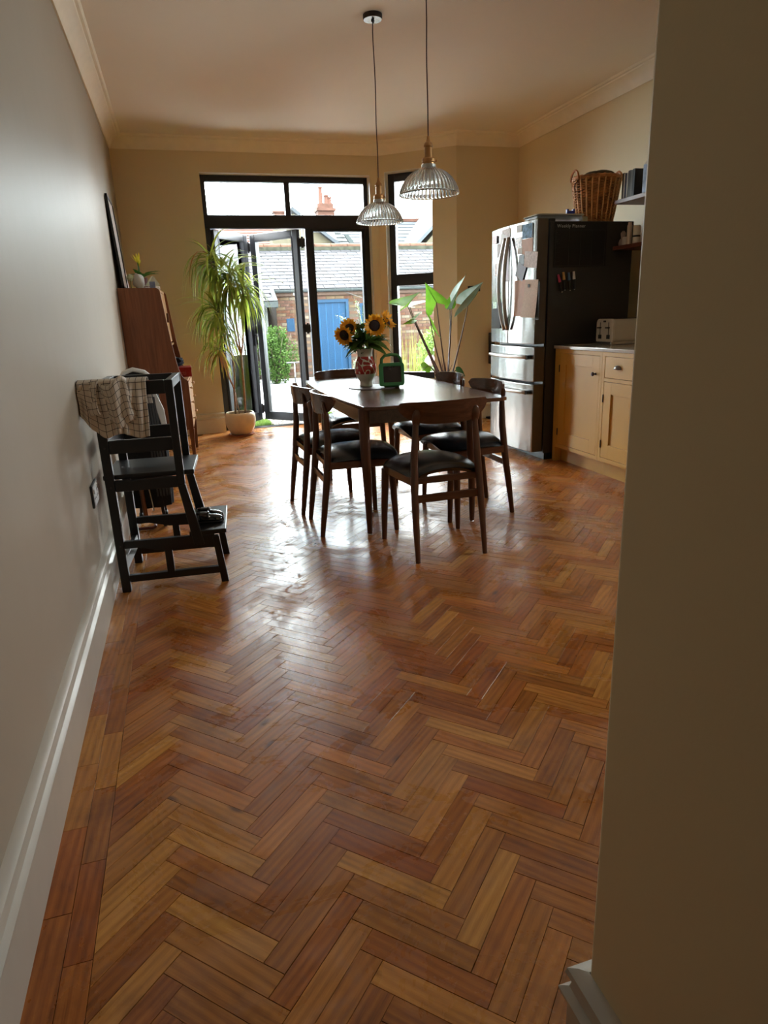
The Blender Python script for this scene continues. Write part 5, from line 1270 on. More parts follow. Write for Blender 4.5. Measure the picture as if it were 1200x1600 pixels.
# paved patio: flagstones
M_flag = plain('patio_stone', (0.1950, 0.1950, 0.2025), .6, var=.25, scale=2.5, bmp=.2)
pt = SS(MB().b2((-1.2, 8.9, GZ - .03), (5.6, 16.3, GZ - .012)).build('patio_bed', plain('grey_mortar', (0.054, 0.054, 0.052), .9)))
q = random.Random(31)
y = 8.95
while y < 16.2:
    x = -1.15 + q.uniform(-.3, 0)
    while x < 5.5:
        w_ = q.choice([.6, .75, .9]); m = MB(); z = GZ + q.uniform(-.003, .003); m.b2((max(x, -1.18), y, GZ - .02), (min(x + w_ - .012, 5.58), y + .588, z)); m.build('flagstone', M_flag, pt, bevel=.0)
        x += w_
    y += .60
# gravel and grass strip by the threshold
def scatter_stones(name, x0, x1, y0, y1, cnt, r, z, mat, seed):
    q = random.Random(seed); m = MB()
    for k in range(cnt):
        x, y = q.uniform(x0, x1), q.uniform(y0, y1); s = r * q.uniform(.5, 1.3); m.sphere((x, y, z + s*.2), s, 6, 4, sx=q.uniform(.8, 1.4), sz=.6)
    o = m.build(name, mat, smooth=True); tag(o, 'loose pale gravel just outside the garden doors', 'gravel', kind='stuff'); return o
scatter_stones('gravel', 1.02, 1.68, 7.98, 8.9, 1500, .016, GZ + .125, plain('gravel_stone', (0.0648, 0.0606, 0.0540), .8, var=.6, scale=30), 4)
SS(MB().b2((-.2, 7.96, GZ - .1), (3.0, 8.93, GZ + .125)).build('step_outside', plain('gravel_bed', (0.072, 0.063, 0.054), .9)))
def grass(name, x0, x1, y0, y1, cnt, h, z, mat, seed, label, cat='grass'):
    q = random.Random(seed); m = MB()
    for k in range(cnt):
        x, y = q.uniform(x0, x1), q.uniform(y0, y1); a = q.uniform(0, 2*pi); hh = h * q.uniform(.5, 1.2); w_ = .006; dx_, dy_ = cos(a)*hh*.4, sin(a)*hh*.4
        b = len(m.v); m.v += [(x - w_, y, z), (x + w_, y, z), (x + dx_*.5 + w_*.6, y + dy_*.5, z + hh*.6), (x + dx_*.5 - w_*.6, y + dy_*.5, z + hh*.6), (x + dx_, y + dy_, z + hh)]
        m.f += [(b, b+1, b+2, b+3), (b+3, b+2, b+4)]
    o = m.build(name, mat); tag(o, label, cat, kind='stuff'); return o
M_grass = leafmat('grass_blade', (.035, .070, .014), (.075, .115, .028)); M_bushl = leafmat('shrub_leaf', (0.0168, 0.0360, 0.0078), (0.0390, 0.0720, 0.0150), .5, .35)
grass('grass', .55, .98, 8.0, 8.75, 2600, .06, GZ + .125, M_grass, 5, 'tufty bright green grass just outside the open doors')
grass('grass', 1.72, 2.68, 8.0, 8.8, 4000, .08, GZ + .125, M_grass, 6, 'bright green grass strip outside, seen under the table')
grass('grass', 5.6, 12, 8, 16, 9000, .10, GZ - .02, M_grass, 7, 'lawn to the right of the patio')
def foliage(name, c, s, cnt, ls, mat, seed, label=None, cat='shrub', parent=None, stems=8, stemmat=None, upright=0.0, smat2=None, kind_part='foliage'):
    """a shrub: branching stems and thousands of small pointed leaves"""
    q = random.Random(seed)
    if label: t = thing(name, label, cat, (c[0], c[1], c[2] - s[2]))
    else: t = parent
    m = MB()
    for k in range(cnt):
        while True:
            v = Vector((q.uniform(-1, 1), q.uniform(-1, 1), q.uniform(-1, 1)))
            if .25 < v.length < 1: break
        n_ = .75 + .35 * sin(v.x * 5 + seed) * cos(v.z * 4 + v.y * 3)
        p = Vector((v.x * s[0] * n_, v.y * s[1] * n_, v.z * s[2] + s[2])); d = Vector((q.uniform(-1, 1), q.uniform(-1, 1), q.uniform(-.6, 1) + upright)).normalized(); l = ls * q.uniform(.6, 1.4); sd = d.cross(Vector((q.uniform(-1, 1), q.uniform(-1, 1), q.uniform(-1, 1)))).normalized() * l * .28
        b = len(m.v); m.v += [tuple(p), tuple(p + d*l*.5 + sd), tuple(p + d*l), tuple(p + d*l*.5 - sd)]; m.f.append((b, b+1, b+2, b+3))
    o = m.build(kind_part, mat, t); o['kind'] = 'stuff'
    m = MB()
    for k in range(stems):
        a = q.uniform(0, 2*pi); e = Vector((cos(a) * s[0] * .7, sin(a) * s[1] * .7, s[2] * q.uniform(1.2, 1.8))); m.tube([(0, 0, 0), e * .5 + Vector((0, 0, .1)), e], [.012, .008, .004], 5)
    m.build('branches', stemmat or plain('shrub_bark', (0.041, 0.027, 0.018), .8), t); return t
foliage('shrub', (2.05, 15.4, .42), (.55, .45, .66), 5200, .055, M_bushl, 41, 'big loose green shrub in front of the brick outhouse, left of the blue door')
foliage('shrub', (.98, 15.2, .20), (.42, .5, .45), 3200, .05, leafmat('shrub_leaf_rusty', (0.0300, 0.0360, 0.0090), (0.0720, 0.0450, 0.0180)), 42, 'low rusty green shrub left of the big shrub by the outhouse')
foliage('shrub', (4.15, 15.0, .12), (.42, .35, .36), 3400, .045, leafmat('pale_shrub_leaf', (0.0780, 0.0930, 0.0600), (0.1350, 0.1440, 0.0990)), 43, 'pale silvery shrub at the foot of the blue door')
foliage('shrub', (.70, 12.0, .05), (.42, .36, .30), 2600, .05, leafmat('shrub_leaf_blue', (0.0210, 0.0420, 0.0240), (0.0420, 0.0720, 0.0420)), 44, 'low bluish green plants seen through the left door leaf')
foliage('shrub', (1.15, 13.4, .25), (.30, .3, .48), 2200, .05, M_bushl, 45, 'upright green shrub behind the gap between the folded door leaves')
foliage('shrub', (.33, 14.15, .45), (.40, .35, .68), 3200, .06, M_bushl, 46, 'tall green shrub behind the dragon tree outside')
# yellow flowers in the bed on the left
foliage('yellow_flowers', (.93, 11.6, .02), (.13, .15, .26), 420, .055, leafmat('yellow_flower', (0.400, 0.260, 0.015), (0.425, 0.325, 0.040)), 47, 'clump of yellow flowers outside, seen past the dragon tree trunk', 'flowers')
# a long flowering spray arching across the blue door
t = thing('flowering_spray', 'pale arching spray of small blossom crossing the blue door', 'spray', (4.15, 15.0, GZ))
q = random.Random(51); pts = [(0, 0, .35), (-.18, -.1, .85), (-.42, -.2, 1.22), (-.70, -.25, 1.42)]; MB().tube(pts, .008, 6).build('stem', M_stem, t); m = MB()
MB().tube([(-.1, 0, .9), (-.22, -.1, 1.5), (-.3, -.1, 1.74)], .006, 6).build('stem', M_stem, t)
M_bl = leafmat('pale_blossom', (.035, .045, .03), (.055, .060, .05))
for line in (pts, [(-.1, 0, .9), (-.22, -.1, 1.5), (-.3, -.1, 1.74)]):
    for k in range(90):
        s = q.uniform(.1, 1) * (len(line) - 1); i = min(int(s), len(line) - 2); p = Vector(line[i]).lerp(Vector(line[i+1]), s - i) + Vector((q.gauss(0, .03), q.gauss(0, .03), q.gauss(0, .03))); d = Vector((q.uniform(-1, 1), q.uniform(-1, 1), q.uniform(-1, 1))).normalized() * .05; sd = d.cross(Vector((0, .3, 1))).normalized() * .016
        b = len(m.v); m.v += [tuple(p), tuple(p + d*.5 + sd), tuple(p + d), tuple(p + d*.5 - sd)]; m.f.append((b, b+1, b+2, b+3))
m.build('blossom', M_bl, t)
# plants by the side window
foliage('shrub', (4.25, 10.2, .55), (.75, .6, .80), 5200, .07, leafmat('bright_shrub_leaf', (0.0480, 0.0840, 0.0150), (0.1020, 0.1440, 0.0420)), 61, 'bright green shrub outside the bay window')
foliage('shrub', (5.2, 12.0, .55), (1.0, .7, .85), 4200, .08, leafmat('mid_shrub_leaf', (0.0360, 0.0660, 0.0180), (0.0720, 0.1080, 0.0360)), 62, 'rounded shrub further back behind the bay window')
t = thing('hydrangea', 'hydrangea with lilac flower heads outside the bay window', 'shrub', (3.75, 9.35, GZ))
foliage('foliage', (0, 0, 0), (.42, .35, .36), 1500, .10, leafmat('hydrangea_leaf', (0.0420, 0.0780, 0.0300), (0.0900, 0.1260, 0.0600)), 63, None, parent=t)
for k, (x, z, r) in enumerate(((-.10, .93, .11), (.10, .82, .09), (-.28, .75, .08), (.25, .98, .08))):
    fo = lump('flower_head', (x, -.15, z), (r, r, r * .85), leafmat('lilac_petals' if k < 2 else 'pink_white_petals', (.22, .15, .30) if k < 2 else (.35, .25, .27), (.33, .26, .37) if k < 2 else (.42, .34, .34)), k + 3, .5, freq=9, parent=t)
t = thing('reed_clump', 'tall yellow-green reeds outside against the bay window frame', 'reeds', (3.0, 8.75, GZ))
q = random.Random(64); m = MB()
for k in range(70):
    x, y = q.gauss(0, .10), q.gauss(0, .08); blade(m, (x, y, 0), (x + q.gauss(0, .06), y, q.uniform(.9, 1.35)), .018, .02, n=4)
m.build('stems', leafmat('reed', (0.0840, 0.1080, 0.0150), (0.1500, 0.1500, 0.0360)), t)['kind'] = 'stuff'
for k, (x, y, h, lab) in enumerate(((3.46, 8.95, .30, 'glazed grey plant pot outside the bay window, left one'), (3.90, 8.82, .34, 'glazed grey plant pot outside the bay window, right one'))):
    t = thing('garden_pot', lab, 'plant pot', (x, y, GZ - .02)); smooth_angle(MB().lathe([(.0001, 0), (.10, 0), (.15, h), (.16, h), (.16, h + .03), (.14, h + .03), (.13, h - .02), (.0001, h - .03)], n=24).build('pot', plain('grey_glaze', (0.072, 0.081, 0.090), .4), t)); foliage('foliage', (0, 0, 0), (.16, .16, .14), 260, .08, M_grass, 70 + k, None, parent=t, stems=3)
    t.children[1].location.z = h; t.children[2].location.z = h

# ------------------------------------------------------------ brick outhouse
SY = 16.5
M_mort = plain('mortar', (0.0294, 0.0234, 0.0186), .9)
def brickmat(name, c, v=.25): return plain(name, c, .85, var=v, scale=9, bmp=.2)
BR = [brickmat('brick_orange', (0.0341, 0.0161, 0.0099)), brickmat('brick_buff', (0.0422, 0.0285, 0.0174)), brickmat('brick_rose', (0.0360, 0.0198, 0.0143)), brickmat('brick_pale', (0.0552, 0.0440, 0.0322))]
sh = thing('outhouse', 'low brick outhouse with slate roof and bright blue door across the patio', 'outhouse', (0, SY, GZ))
WZ = 2.03      # wall height above GZ
wl = MB()
DX0, DX1 = 3.12, 4.08
for lo, hi in (((2.30, .0, 0), (DX0, .22, WZ)), ((DX1, 0, 0), (4.36, .22, WZ)), ((DX0, 0, 1.83), (DX1, .22, WZ)), ((4.36, 0, 0), (4.90, .22, .98)), ((4.36, 0, 1.72), (4.90, .22, WZ)), ((4.90, 0, 0), (9.5, .22, WZ)), ((2.30, .22, 0), (2.52, 3.8, WZ)), ((-3.0, 1.2, 0), (2.30, 1.42, 1.75))):
    wl.b2(lo, hi)
wall = wl.build('wall_core', M_mort, sh)
q = random.Random(81); meshes = {}
for ln in (.213, .10):
    for k, mt in enumerate(BR):
        me = MB().b2((0, -.008, 0), (ln, .01, .062)); o = me.build('tmpb', mt); meshes[(ln, k)] = o.data; bpy.data.objects.remove(o)
def solidwall(x, z):
    if DX0 - .01 < x < DX1 and z < 1.80: return False
    if 4.36 - .01 < x < 4.90 and .98 < z < 1.72: return False
    return True
cand = []
row = 0; z = .006
while z < WZ - .06:
    x = 2.305 - (row % 2) * .115
    while x < 9.4:
        hdr = (row % 2 == 0 and int((x - 2.3) / .225) % 3 == 2); ln = .213
        xa, xb = max(x, 2.302), x + ln
        if solidwall(xa + .02, z + .03) and solidwall(xb - .02, z + .03) and xb - xa > .05: cand.append((xa, z, min(ln, xb - xa), q.choices([0, 1, 2, 3], [.3, .25, .3, .15])[0]))
        x += .2245
    row += 1; z += .0735
def wpx(x, y, z):
    v = Rc.transposed() @ Vector((x, y, z - 1.21)); return 600 + 1029*v.x/-v.z, 800 - 1029*v.y/-v.z
def vis(c):
    px, py = wpx(c[0], SY, c[1] + GZ); return abs(px - 462) * (1 if px < 490 else .9) + (0 if px < 490 or 538 < px < 576 else 200)
cand.sort(key=vis)
for i, (x, z, ln, k) in enumerate(cand[:300]):
    o = bpy.data.objects.new('brick', meshes[(.213, k)]); COL.objects.link(o); o.parent = sh; o.location = (x, 0, z); o.scale.x = ln / .213
m = MB(); 
for (x, z, ln, k) in cand[300:]: m.b2((x, -.008, z), (x + ln, .01, z + .062))
o = m.build('brickwork', BR[0], sh); o['kind'] = 'stuff'
for k, mt in enumerate(BR[1:]): o.data.materials.append(mt)
for p in o.data.polygons: p.material_index = (p.index // 6 * 7919 + 3) % 4
# timber plate, gutter
MB().b2((2.25, -.06, WZ - .10), (9.5, .0, WZ - .0)).build('wall_plate', plain('pinkish_board', (0.0390, 0.0252, 0.0192), .7), sh)
MB().b2((2.72, -.075, WZ - .085), (2.83, -.06, WZ + .02)).build('light_fitting', plain('fitting_grey', (.13, .13, .13), .8), sh)
M_gut = plain('grey_gutter', (0.0210, 0.0246, 0.0246), .5)
MB().tube([(2.25, -.12, WZ + .02), (9.5, -.12, WZ + .02)], .045, 8).build('gutter', M_gut, sh)
M_bl1 = plain('blue_door_paint', (0.0054, 0.0192, 0.0408), .45, var=.08, scale=3); M_bl2 = plain('blue_frame_paint', (0.0060, 0.0186, 0.0372), .4)
dr_ = MB().b2((DX0 + .07, .03, .02), (DX1 - .07, .075, 1.76)).build('door', M_bl1, sh)
for k in range(1, 5): MB().b2((DX0 + .07 + k * .164 - .003, .026, .02), (DX0 + .07 + k * .164 + .003, .03, 1.76)).build('board_joint', plain('blue_joint', (0.013, 0.054, 0.122), .5), dr_)
m = MB(); m.b2((DX0, -.015, 0), (DX0 + .07, .06, 1.83)); m.b2((DX1 - .07, -.015, 0), (DX1, .06, 1.83)); m.b2((DX0 + .07, -.015, 1.76), (DX1 - .07, .06, 1.83)); m.build('door_frame', M_bl2, sh)
m = MB(); m.b2((4.36, -.015, .98), (4.42, .06, 1.72)); m.b2((4.84, -.015, .98), (4.90, .06, 1.72)); m.b2((4.42, -.015, 1.66), (4.84, .06, 1.72)); m.b2((4.42, -.015, .98), (4.84, .06, 1.04)); w_o = m.build('window', M_bl2, sh)
MB().b2((4.42, .03, 1.04), (4.84, .036, 1.66)).build('pane', plain('dark_shed_glass', (.010, .018, .014), .5, spec=.05), w_o)
m = MB(); m.b2((2.48 + .05, -.012, 1.12), (2.72, .0, 1.42)); m.build('vent_hatch', M_bl2, sh)
# roof: deck and slates
EYL, EZ, RYL, RZ = -.16, WZ + .04, 2.15, WZ + 1.16
rl = sqrt((RYL - EYL) ** 2 + (RZ - EZ) ** 2); ra = atan2(RZ - EZ, RYL - EYL)
def roofpt(x, s, h): return (x, EYL + s * cos(ra) - h * sin(ra), EZ + s * sin(ra) + h * cos(ra))
def roofbox(m, x0, x1, s0, s1, h0, h1, h2=None):
    h2 = h1 if h2 is None else h2
    vs = [roofpt(x0, s0, h0), roofpt(x1, s0, h0), roofpt(x1, s1, h0), roofpt(x0, s1, h0), roofpt(x0, s0, h1), roofpt(x1, s0, h1), roofpt(x1, s1, h2), roofpt(x0, s1, h2)]
    return m.add(vs, [(0,3,2,1),(4,5,6,7),(0,1,5,4),(1,2,6,5),(2,3,7,6),(3,0,4,7)])
lowL = -.62     # the left part sweeps lower
dk = roofbox(MB(), 2.25, 9.5, 0, rl, -.06, -.01); roofbox(dk, -3.0, 2.25, lowL * -1 * 0 + lowL, rl, -.06, -.01); dk.build('roof_deck', plain('roof_deck', (0.023, 0.023, 0.025), .9), sh)
SL = [plain('slate_%s' % n, c, .7, var=.22, scale=6, bmp=.15, spec=.12) for n, c in (('lilac', (0.0195, 0.0188, 0.0210)), ('grey', (0.0173, 0.0173, 0.0188)), ('pale', (0.0240, 0.0232, 0.0263)))]
g_, sw = .205, .27; smesh = {}
for k, mt in enumerate(SL):
    m = MB(); m.add([(0, 0, 0), (sw - .014, 0, 0), (sw - .014, .38, -.012), (0, .38, -.012), (0, 0, .020), (sw - .014, 0, .020), (sw - .014, .38, .0), (0, .38, 0)], [(0,3,2,1),(4,5,6,7),(0,1,5,4),(1,2,6,5),(2,3,7,6),(3,0,4,7)]); o = m.build('tmps', mt); smesh[k] = o.data; bpy.data.objects.remove(o)
sl = []
r = -3
while r * g_ < rl - .05:
    s = r * g_; x = -3.0 + (r % 2) * sw / 2
    while x < 9.4:
        if not (s < -.01 and x > 2.05) and s + .1 > lowL: sl.append((x, s, q.randrange(3), q.uniform(-.004, .004), q.uniform(-.018, .018)))
        x += sw
    r += 1
def visr(c):
    p = roofpt(c[0], c[1], 0); px, py = wpx(p[0], p[1] + SY, p[2] + GZ); ok = (338 < px < 395) or (398 < px < 475) or (480 < px < 578) or (618 < px < 678)
    return (0 if ok else 1000) + abs(px - 520)
sl.sort(key=visr)
def slate_m(c):
    b = Vector(roofpt(c[0], c[1], .006)); return Matrix.Translation(b) @ Matrix.Rotation(ra, 4, 'X') @ Matrix.Rotation(c[4], 4, 'Z')
for c in sl[:300]:
    o = bpy.data.objects.new('slate', smesh[c[2]]); COL.objects.link(o); o.parent = sh; o.matrix_local = slate_m(c)
m = MB()
for c in sl[300:]:
    M_ = slate_m(c); st = len(m.v); m.b2((0, 0, 0), (sw - .006, .36, .011)); m.xf(M_, st)
o = m.build('slating', SL[0], sh); o['kind'] = 'stuff'
for mt in SL[1:]: o.data.materials.append(mt)
for p in o.data.polygons: p.material_index = (p.index // 6 * 31) % 3
# ridge: half-round terracotta with mossy mortar, verge board
x = -3.0; M_rid = plain('terracotta_ridge', (0.0372, 0.0192, 0.0126), .8, var=.4, scale=5); M_moss = plain('mossy_ridge', (0.0168, 0.0174, 0.0126), .9, var=.5, scale=7)
while x < 9.4:
    MB().lathe([(.10, 0), (.10, .44)], n=12).xf(Matrix.Translation((x, RYL, RZ + .02)) @ Matrix.Rotation(pi/2, 4, 'Y')).build('ridge_tile', M_rid, sh, smooth=True, solid=.015); x += .45
MB().b2((-3, RYL - .16, RZ - .06), (9.5, RYL - .06, RZ + .035)).build('ridge_mortar', M_moss, sh)
m = roofbox(MB(), 2.16, 2.25, lowL, .02, -.16, .03); m.build('verge_board', M_gut, sh)
MB().b2((-3.0, EYL + lowL * cos(ra) - .05, EZ + lowL * sin(ra) - .12), (2.25, EYL + lowL * cos(ra) + .0, EZ + lowL * sin(ra) - .0)).build('fascia', M_gut, sh)
MB().b2((1.95, -.30, 0), (2.05, -.22, EZ + lowL * sin(ra) - .1)).build('roof_post', plain('dark_post', (0.036, 0.041, 0.036), .7), sh)
MB().tube([(3.9, -.05, WZ - .0), (4.6, -.3, WZ - .28), (5.2, -.4, WZ - .42)], .006, 5).build('washing_line', plain('line_grey', (.03, .03, .029), .8), sh)
# fence on the left with blue things in front
fe = thing('garden_fence', 'grey-blue slatted fence at the left side of the garden', 'fence', (-2.47, 15.4, GZ))
for k in range(14): MB().b2((0, 0, .05 + k * .115), (3.0, .02, .15 + k * .115)).build('slat', plain('grey_blue_slat', (0.059, 0.077, 0.086), .7, var=.2), fe)
for x in (0, 1.5, 2.95): MB().b2((x, .02, 0), (x + .08, .10, 1.75)).build('post', plain('fence_post', (0.045, 0.045, 0.041), .8), fe)
o = MB().lathe([(.0001, 0), (.20, 0), (.22, .1), (.22, .38), (.23, .40), (.23, .43), (.0001, .43)], n=24).build('water_butt', plain('blue_plastic_tub', (0.013, 0.063, 0.189), .4)); smooth_angle(o); o.location = (.72, 13.42, GZ + .42); tag(o, 'blue plastic tub on a crate before the left fence', 'tub')
o = MB().b2((-.25, -.25, 0), (.25, .25, .44)).build('crate', plain('grey_crate', (0.072, 0.077, 0.077), .7), bevel=.01); o.location = (.72, 13.42, GZ - .02); tag(o, 'grey crate under the blue plastic tub', 'crate')
# child scooter
t = thing('scooter', 'childs three-wheeled scooter with a turquoise deck on the patio', 'scooter', (2.06, 13.05, GZ + .003))
M_turq = plain('turquoise_plastic', (0.009, 0.171, 0.225), .35)
m = MB(); m.prism([(-.05, -.10), (.05, -.10), (.06, .20), (.04, .30), (-.04, .30), (-.06, .20)], .055, .075); m.build('deck', M_turq, t, bevel=.008)
MB().tube([(0, -.14, .09), (0, -.16, .35), (0, -.17, .36)], .014, 10).build('lower_stem', M_black, t); MB().tube([(0, -.165, .34), (0, -.18, .60)], .011, 10).build('upper_stem', M_steel, t)
MB().tube([(-.15, -.18, .605), (.15, -.18, .605)], .013, 10).build('handlebar', M_black, t)
MB().b2((-.08, -.18, .05), (.08, -.10, .10)).build('front_fork', M_turq, t, bevel=.01)
for x, y, r in ((-.09, -.15, .055), (.09, -.15, .055), (0, .31, .04)):
    m = MB(); m.lathe([(r*.4, -.012), (r*.9, -.014), (r, 0), (r*.9, .014), (r*.4, .012)], n=20); m.xf(Matrix.Translation((x, y, r)) @ Matrix.Rotation(pi/2, 4, 'Y')); m.build('wheel', M_black, t, smooth=True)
# boundary planting behind the outhouse
foliage('tree', (-1.4, 19.4, 1.6), (1.6, .8, 1.6), 6000, .10, leafmat('far_leaf', (0.070, 0.120, 0.025), (0.140, 0.190, 0.060)), 91, 'soft green tree beyond the outhouse roof at the left', 'tree')

# ------------------------------------------------------------ houses beyond
M_crm = plain('cream_render', (0.0486, 0.0426, 0.0294), .85, var=.06, scale=1); M_redt = plain('red_roof_tile', (0.0408, 0.0192, 0.0138), .8, var=.2, scale=5); M_sl2 = plain('far_slate', (0.0264, 0.0294, 0.0330), .6, var=.15, scale=3); M_sl3 = plain('far_pale_slate', (0.0348, 0.0390, 0.0438), .6, var=.1, scale=3)
def slopeslab(m, a, b, c, d, th=.12):
    a, b, c, d = [Vector(v) for v in (a, b, c, d)]; n = (b - a).cross(d - a).normalized() * th; m.add([a, b, c, d, a - n, b - n, c - n, d - n], [(0,1,2,3),(7,6,5,4),(0,4,5,1),(1,5,6,2),(2,6,7,3),(3,7,4,0)]); return m
def courses(par, a, b, c, d, nrow, mat, name='tile_course', lift=.03):
    """raised tile courses over a roof slope; a-b eave, d-c ridge"""
    a, b, c, d = [Vector(v) for v in (a, b, c, d)]; n = (b - a).cross(d - a).normalized(); n = n if n.z > 0 else -n
    for k in range(nrow):
        s0, s1 = k / nrow, (k + 1.05) / nrow; m = MB(); m.add([a.lerp(d, s0) + n*lift, b.lerp(c, s0) + n*lift, b.lerp(c, min(1, s1)), a.lerp(d, min(1, s1)), a.lerp(d, s0) - n*.01, b.lerp(c, s0) - n*.01, b.lerp(c, min(1, s1)) - n*.02, a.lerp(d, min(1, s1)) - n*.02], [(0,1,2,3),(7,6,5,4),(0,4,5,1),(1,5,6,2),(2,6,7,3),(3,7,4,0)]); m.build(name, mat, par)
h = thing('terraced_house', 'red-roofed house behind the outhouse with a cream gable and tall chimney', 'house', (0, 30, GZ))
MB().b2((-2, 1, 0), (9.3, 8, 4.3)).build('wall', M_crm, h)
courses(h, (-2, .8, 4.2), (6.0, .8, 4.2), (5.2, 4.6, 6.0), (0.6, 4.6, 6.0), 12, M_redt)
MB().prism([(4.3, 0), (7.15, 0), (7.15, 4.35), (5.3, 5.75), (4.3, 5.0)], .3, 1.2, 'y').build('gable', M_crm, h)
slopeslab(MB(), (5.2, .0, 5.95), (7.6, .0, 4.2), (7.6, 1.6, 4.2), (5.2, 1.6, 5.95), .14).build('gable_verge', M_sl2, h)
courses(h, (6.7, .9, 4.30), (8.2, .9, 4.30), (7.2, 3.6, 6.1), (5.9, 3.6, 6.1), 9, plain('patchy_slate', (0.0192, 0.0204, 0.0210), .7, var=.4, scale=4))
sk_ = MB().b2((-.32, -.04, -.38), (.32, .04, .38)).build('skylight', plain('skylight_frame', (0.095, 0.108, 0.119), .4), h); sk_.location = (7.02, 1.55, 4.95); sk_.rotation_euler = (RAD(-56), 0, 0)
MB().b2((-.26, -.05, -.32), (.26, .05, .32)).build('pane', plain('skylight_glass', (0.090, 0.144, 0.189), .1), sk_)
courses(h, (8.2, .6, 4.30), (9.3, .6, 4.30), (9.3, 4.8, 6.2), (7.3, 4.8, 6.2), 12, M_sl3)
slopeslab(MB(), (7.55, .75, 4.9), (7.75, .75, 4.9), (8.25, .7, 4.2), (8.0, .7, 4.2), .1).build('valley_flashing', M_gut, h)
M_chb = plain('chimney_brick', (0.0408, 0.0204, 0.0150), .85, var=.35, scale=5)
c_ = MB(); c_.b2((7.05, 3.6, 4.4), (7.85, 4.3, 6.3)); c_.b2((6.98, 3.5, 6.3), (7.92, 4.4, 6.42)); c_.b2((7.05, 3.6, 6.42), (7.82, 4.3, 6.62))
st_ = c_.build('chimney_stack', M_chb, h); st_.location = (.0, 0, 0)
for x, hh, r in ((7.28, .78, .12), (7.55, .42, .13), (7.70, .34, .12)): smooth_angle(MB().lathe([(r*1.2, 0), (r*1.1, .06), (r*.9, .1), (r*.8, hh - .08), (r, hh - .06), (r, hh)], (x, 3.95, 6.62), 14, close=True).build('chimney_pot', plain('pot_terracotta', (0.0438, 0.0204, 0.0150), .8), st_))
c2 = MB(); c2.b2((5.05, 4.2, 5.6), (5.55, 4.7, 6.30)); c2.b2((4.98, 4.15, 6.30), (5.62, 4.75, 6.38)); c2.build('small_chimney', M_chb, h)
h2 = thing('house', 'house to the right beyond the outhouse with a cream gable and small white window', 'house', (11.4, 30, GZ))
MB().prism([(-.4, 0), (4.4, 0), (4.4, 4.6), (2.0, 6.7), (-.4, 4.3)], 0, 5, 'y').build('gable_wall', M_crm, h2)
slopeslab(MB(), (-1.2, -.25, 3.9), (-1.2, 5, 3.9), (2.0, 5, 6.85), (2.0, -.25, 6.85), .14).build('roof_left', M_sl3, h2)
slopeslab(MB(), (2.0, -.25, 6.85), (2.0, 5, 6.85), (5, 5, 4.2), (5, -.25, 4.2), .14).build('roof_right', M_sl2, h2)
wf = MB().b2((.30, -.04, 4.55), (.62, .0, 5.05)).build('window', M_white, h2); MB().b2((.34, -.05, 4.6), (.58, -.04, 5.0)).build('pane', plain('pale_window_glass', (0.248, 0.261, 0.270), .1), wf)
courses(h2, (-2.05, 1.5, 4.1), (-1.0, 1.5, 4.1), (1.2, 4.0, 5.9), (-2.05, 4.0, 5.9), 10, M_sl3)
MB().b2((-2.05, 3.9, 5.86), (1.2, 4.1, 6.02)).build('ridge', M_redt, h2)
MB().b2((-2.05, 1.8, 0), (1, 6, 4.1)).build('rear_wall', M_crm, h2)
# street lamp / aerial and branches in the sky
t = thing('television_aerial', 'curved rooftop pole with a comb-like aerial against the sky', 'aerial', (5.42, 29.0, GZ))
t.scale = (.91, .91, .91)
M_dk = plain('far_dark_metal', (.03, .05, .055), .6)
MB().tube([(0, 0, -.02), (-.04, 0, 3.0), (-.08, 0, 5.4), (-.03, 0, 6.1), (.10, 0, 6.9), (.22, 0, 7.3)], .035, 6).build('pole', M_dk, t)
for k in range(9): MB().bar((.05 + k*.022, 0, 6.62 + k * .10), (.33 + k*.022, .0, 6.72 + k * .10), .03).build('element', M_dk, t)
MB().bar((.16, 0, 6.62), (.38, 0, 7.55), .035).build('boom', M_dk, t)
t = thing('overhanging_branch', 'thin leafy branch reaching into the sky at the upper left pane', 'branch', (.2, 10.5, GZ))
M_br = plain('thin_bark', (0.063, 0.059, 0.045), .8); m = MB(); m.tube([(-1.1, .3, 0), (-1.0, .2, 1.6), (-.7, .1, 2.6), (-.1, 0, 3.02), (.45, 0, 3.20), (.86, 0, 3.42)], [.03, .025, .015, .009, .006, .003], 6); m.build('stem', M_br, t, smooth=True)
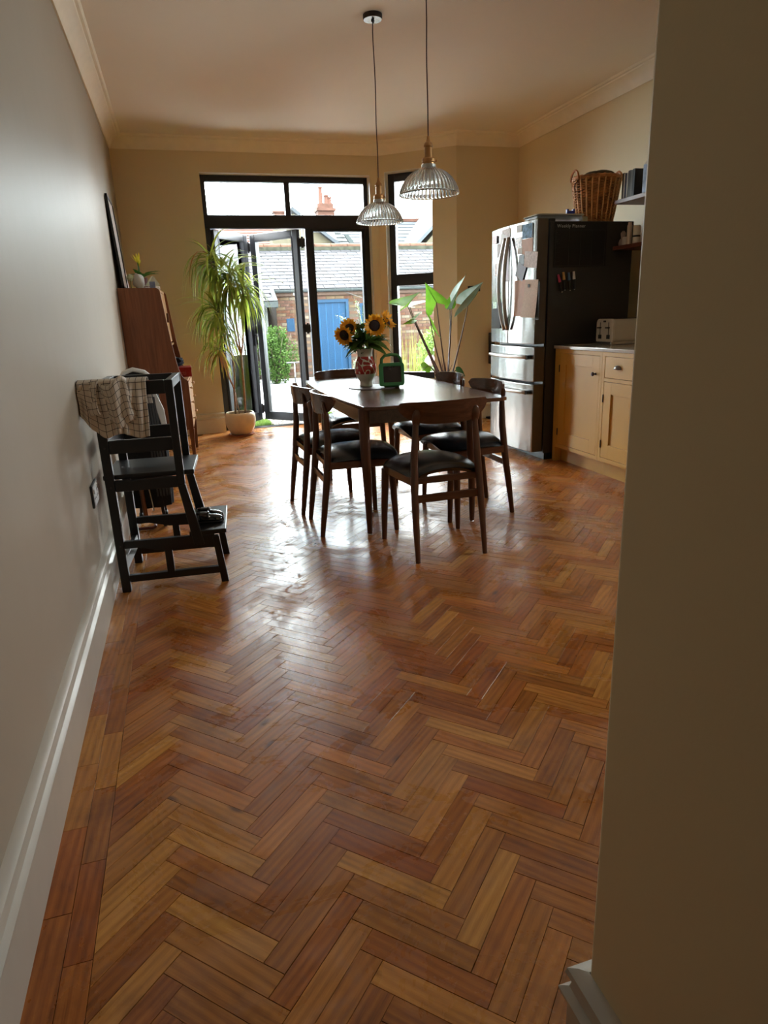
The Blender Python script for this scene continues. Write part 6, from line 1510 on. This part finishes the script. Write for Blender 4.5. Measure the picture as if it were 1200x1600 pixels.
m = MB(); m.tube([(.30, 0, 3.15), (.36, 0, 3.30), (.30, 0, 3.36)], .004, 5); m.tube([(.66, 0, 3.31), (.72, 0, 3.33), (.74, 0, 3.30)], .003, 5); m.build('twig', M_br, t)
m = MB(); q = random.Random(3)
for k in range(60):
    p = Vector((q.gauss(.02, .06), q.gauss(0, .03), 2.90 + q.gauss(0, .06))) if k < 40 else Vector((q.gauss(.31, .04), 0, 3.34 + q.gauss(0, .02))); d = Vector((q.uniform(-1, 1), q.uniform(-.5, .5), q.uniform(-1, 1))).normalized() * .045; blade(m, p, p + d, .018, 0, n=2)
m.build('leaves', M_grass, t)
t = thing('far_branch', 'dark leafy twig against the sky in the side window', 'branch', (9.0, 24, GZ))
m = MB(); m.tube([(2.2, 0, 0), (1.6, 0, 4.0), (.9, 0, 5.35), (.2, 0, 5.75)], [.10, .06, .03, .01], 6); m.build('stem', M_br, t)
m = MB(); q = random.Random(8)
for k in range(150):
    s = q.random(); p = Vector((1.3, 0, 5.25)).lerp(Vector((.15, 0, 5.80)), s) + Vector((0, 0, q.gauss(0, .06))); d = Vector((q.uniform(-1, .3), 0, q.uniform(-.8, .6))).normalized() * .18; blade(m, p, p + d, .07, 0, n=2)
m.build('leaves', leafmat('far_dark_leaf', (0.050, 0.085, 0.050), (0.090, 0.130, 0.080)), t)

# rough exterior surfaces: almost no gloss
for mt in bpy.data.materials:
    if mt.name.split('.')[0] in ('patio_stone','gravel_stone','gravel_bed','grey_mortar','mortar','brick_orange','brick_buff','brick_rose','brick_pale','pinkish_board','grey_gutter','blue_door_paint','blue_frame_paint','blue_joint','terracotta_ridge','mossy_ridge','cream_render','red_roof_tile','far_slate','far_pale_slate','chimney_brick','pot_terracotta','patchy_slate','grey_blue_slat','garden_soil','shrub_leaf','grass_blade','shrub_leaf_rusty','pale_shrub_leaf','shrub_leaf_blue','slate_lilac','slate_grey','slate_pale','bright_shrub_leaf','mid_shrub_leaf','hydrangea_leaf','reed','roof_deck') and mt.use_nodes:
        b = mt.node_tree.nodes.get('Principled BSDF')
        if b: b.inputs['Specular IOR Level'].default_value = .06
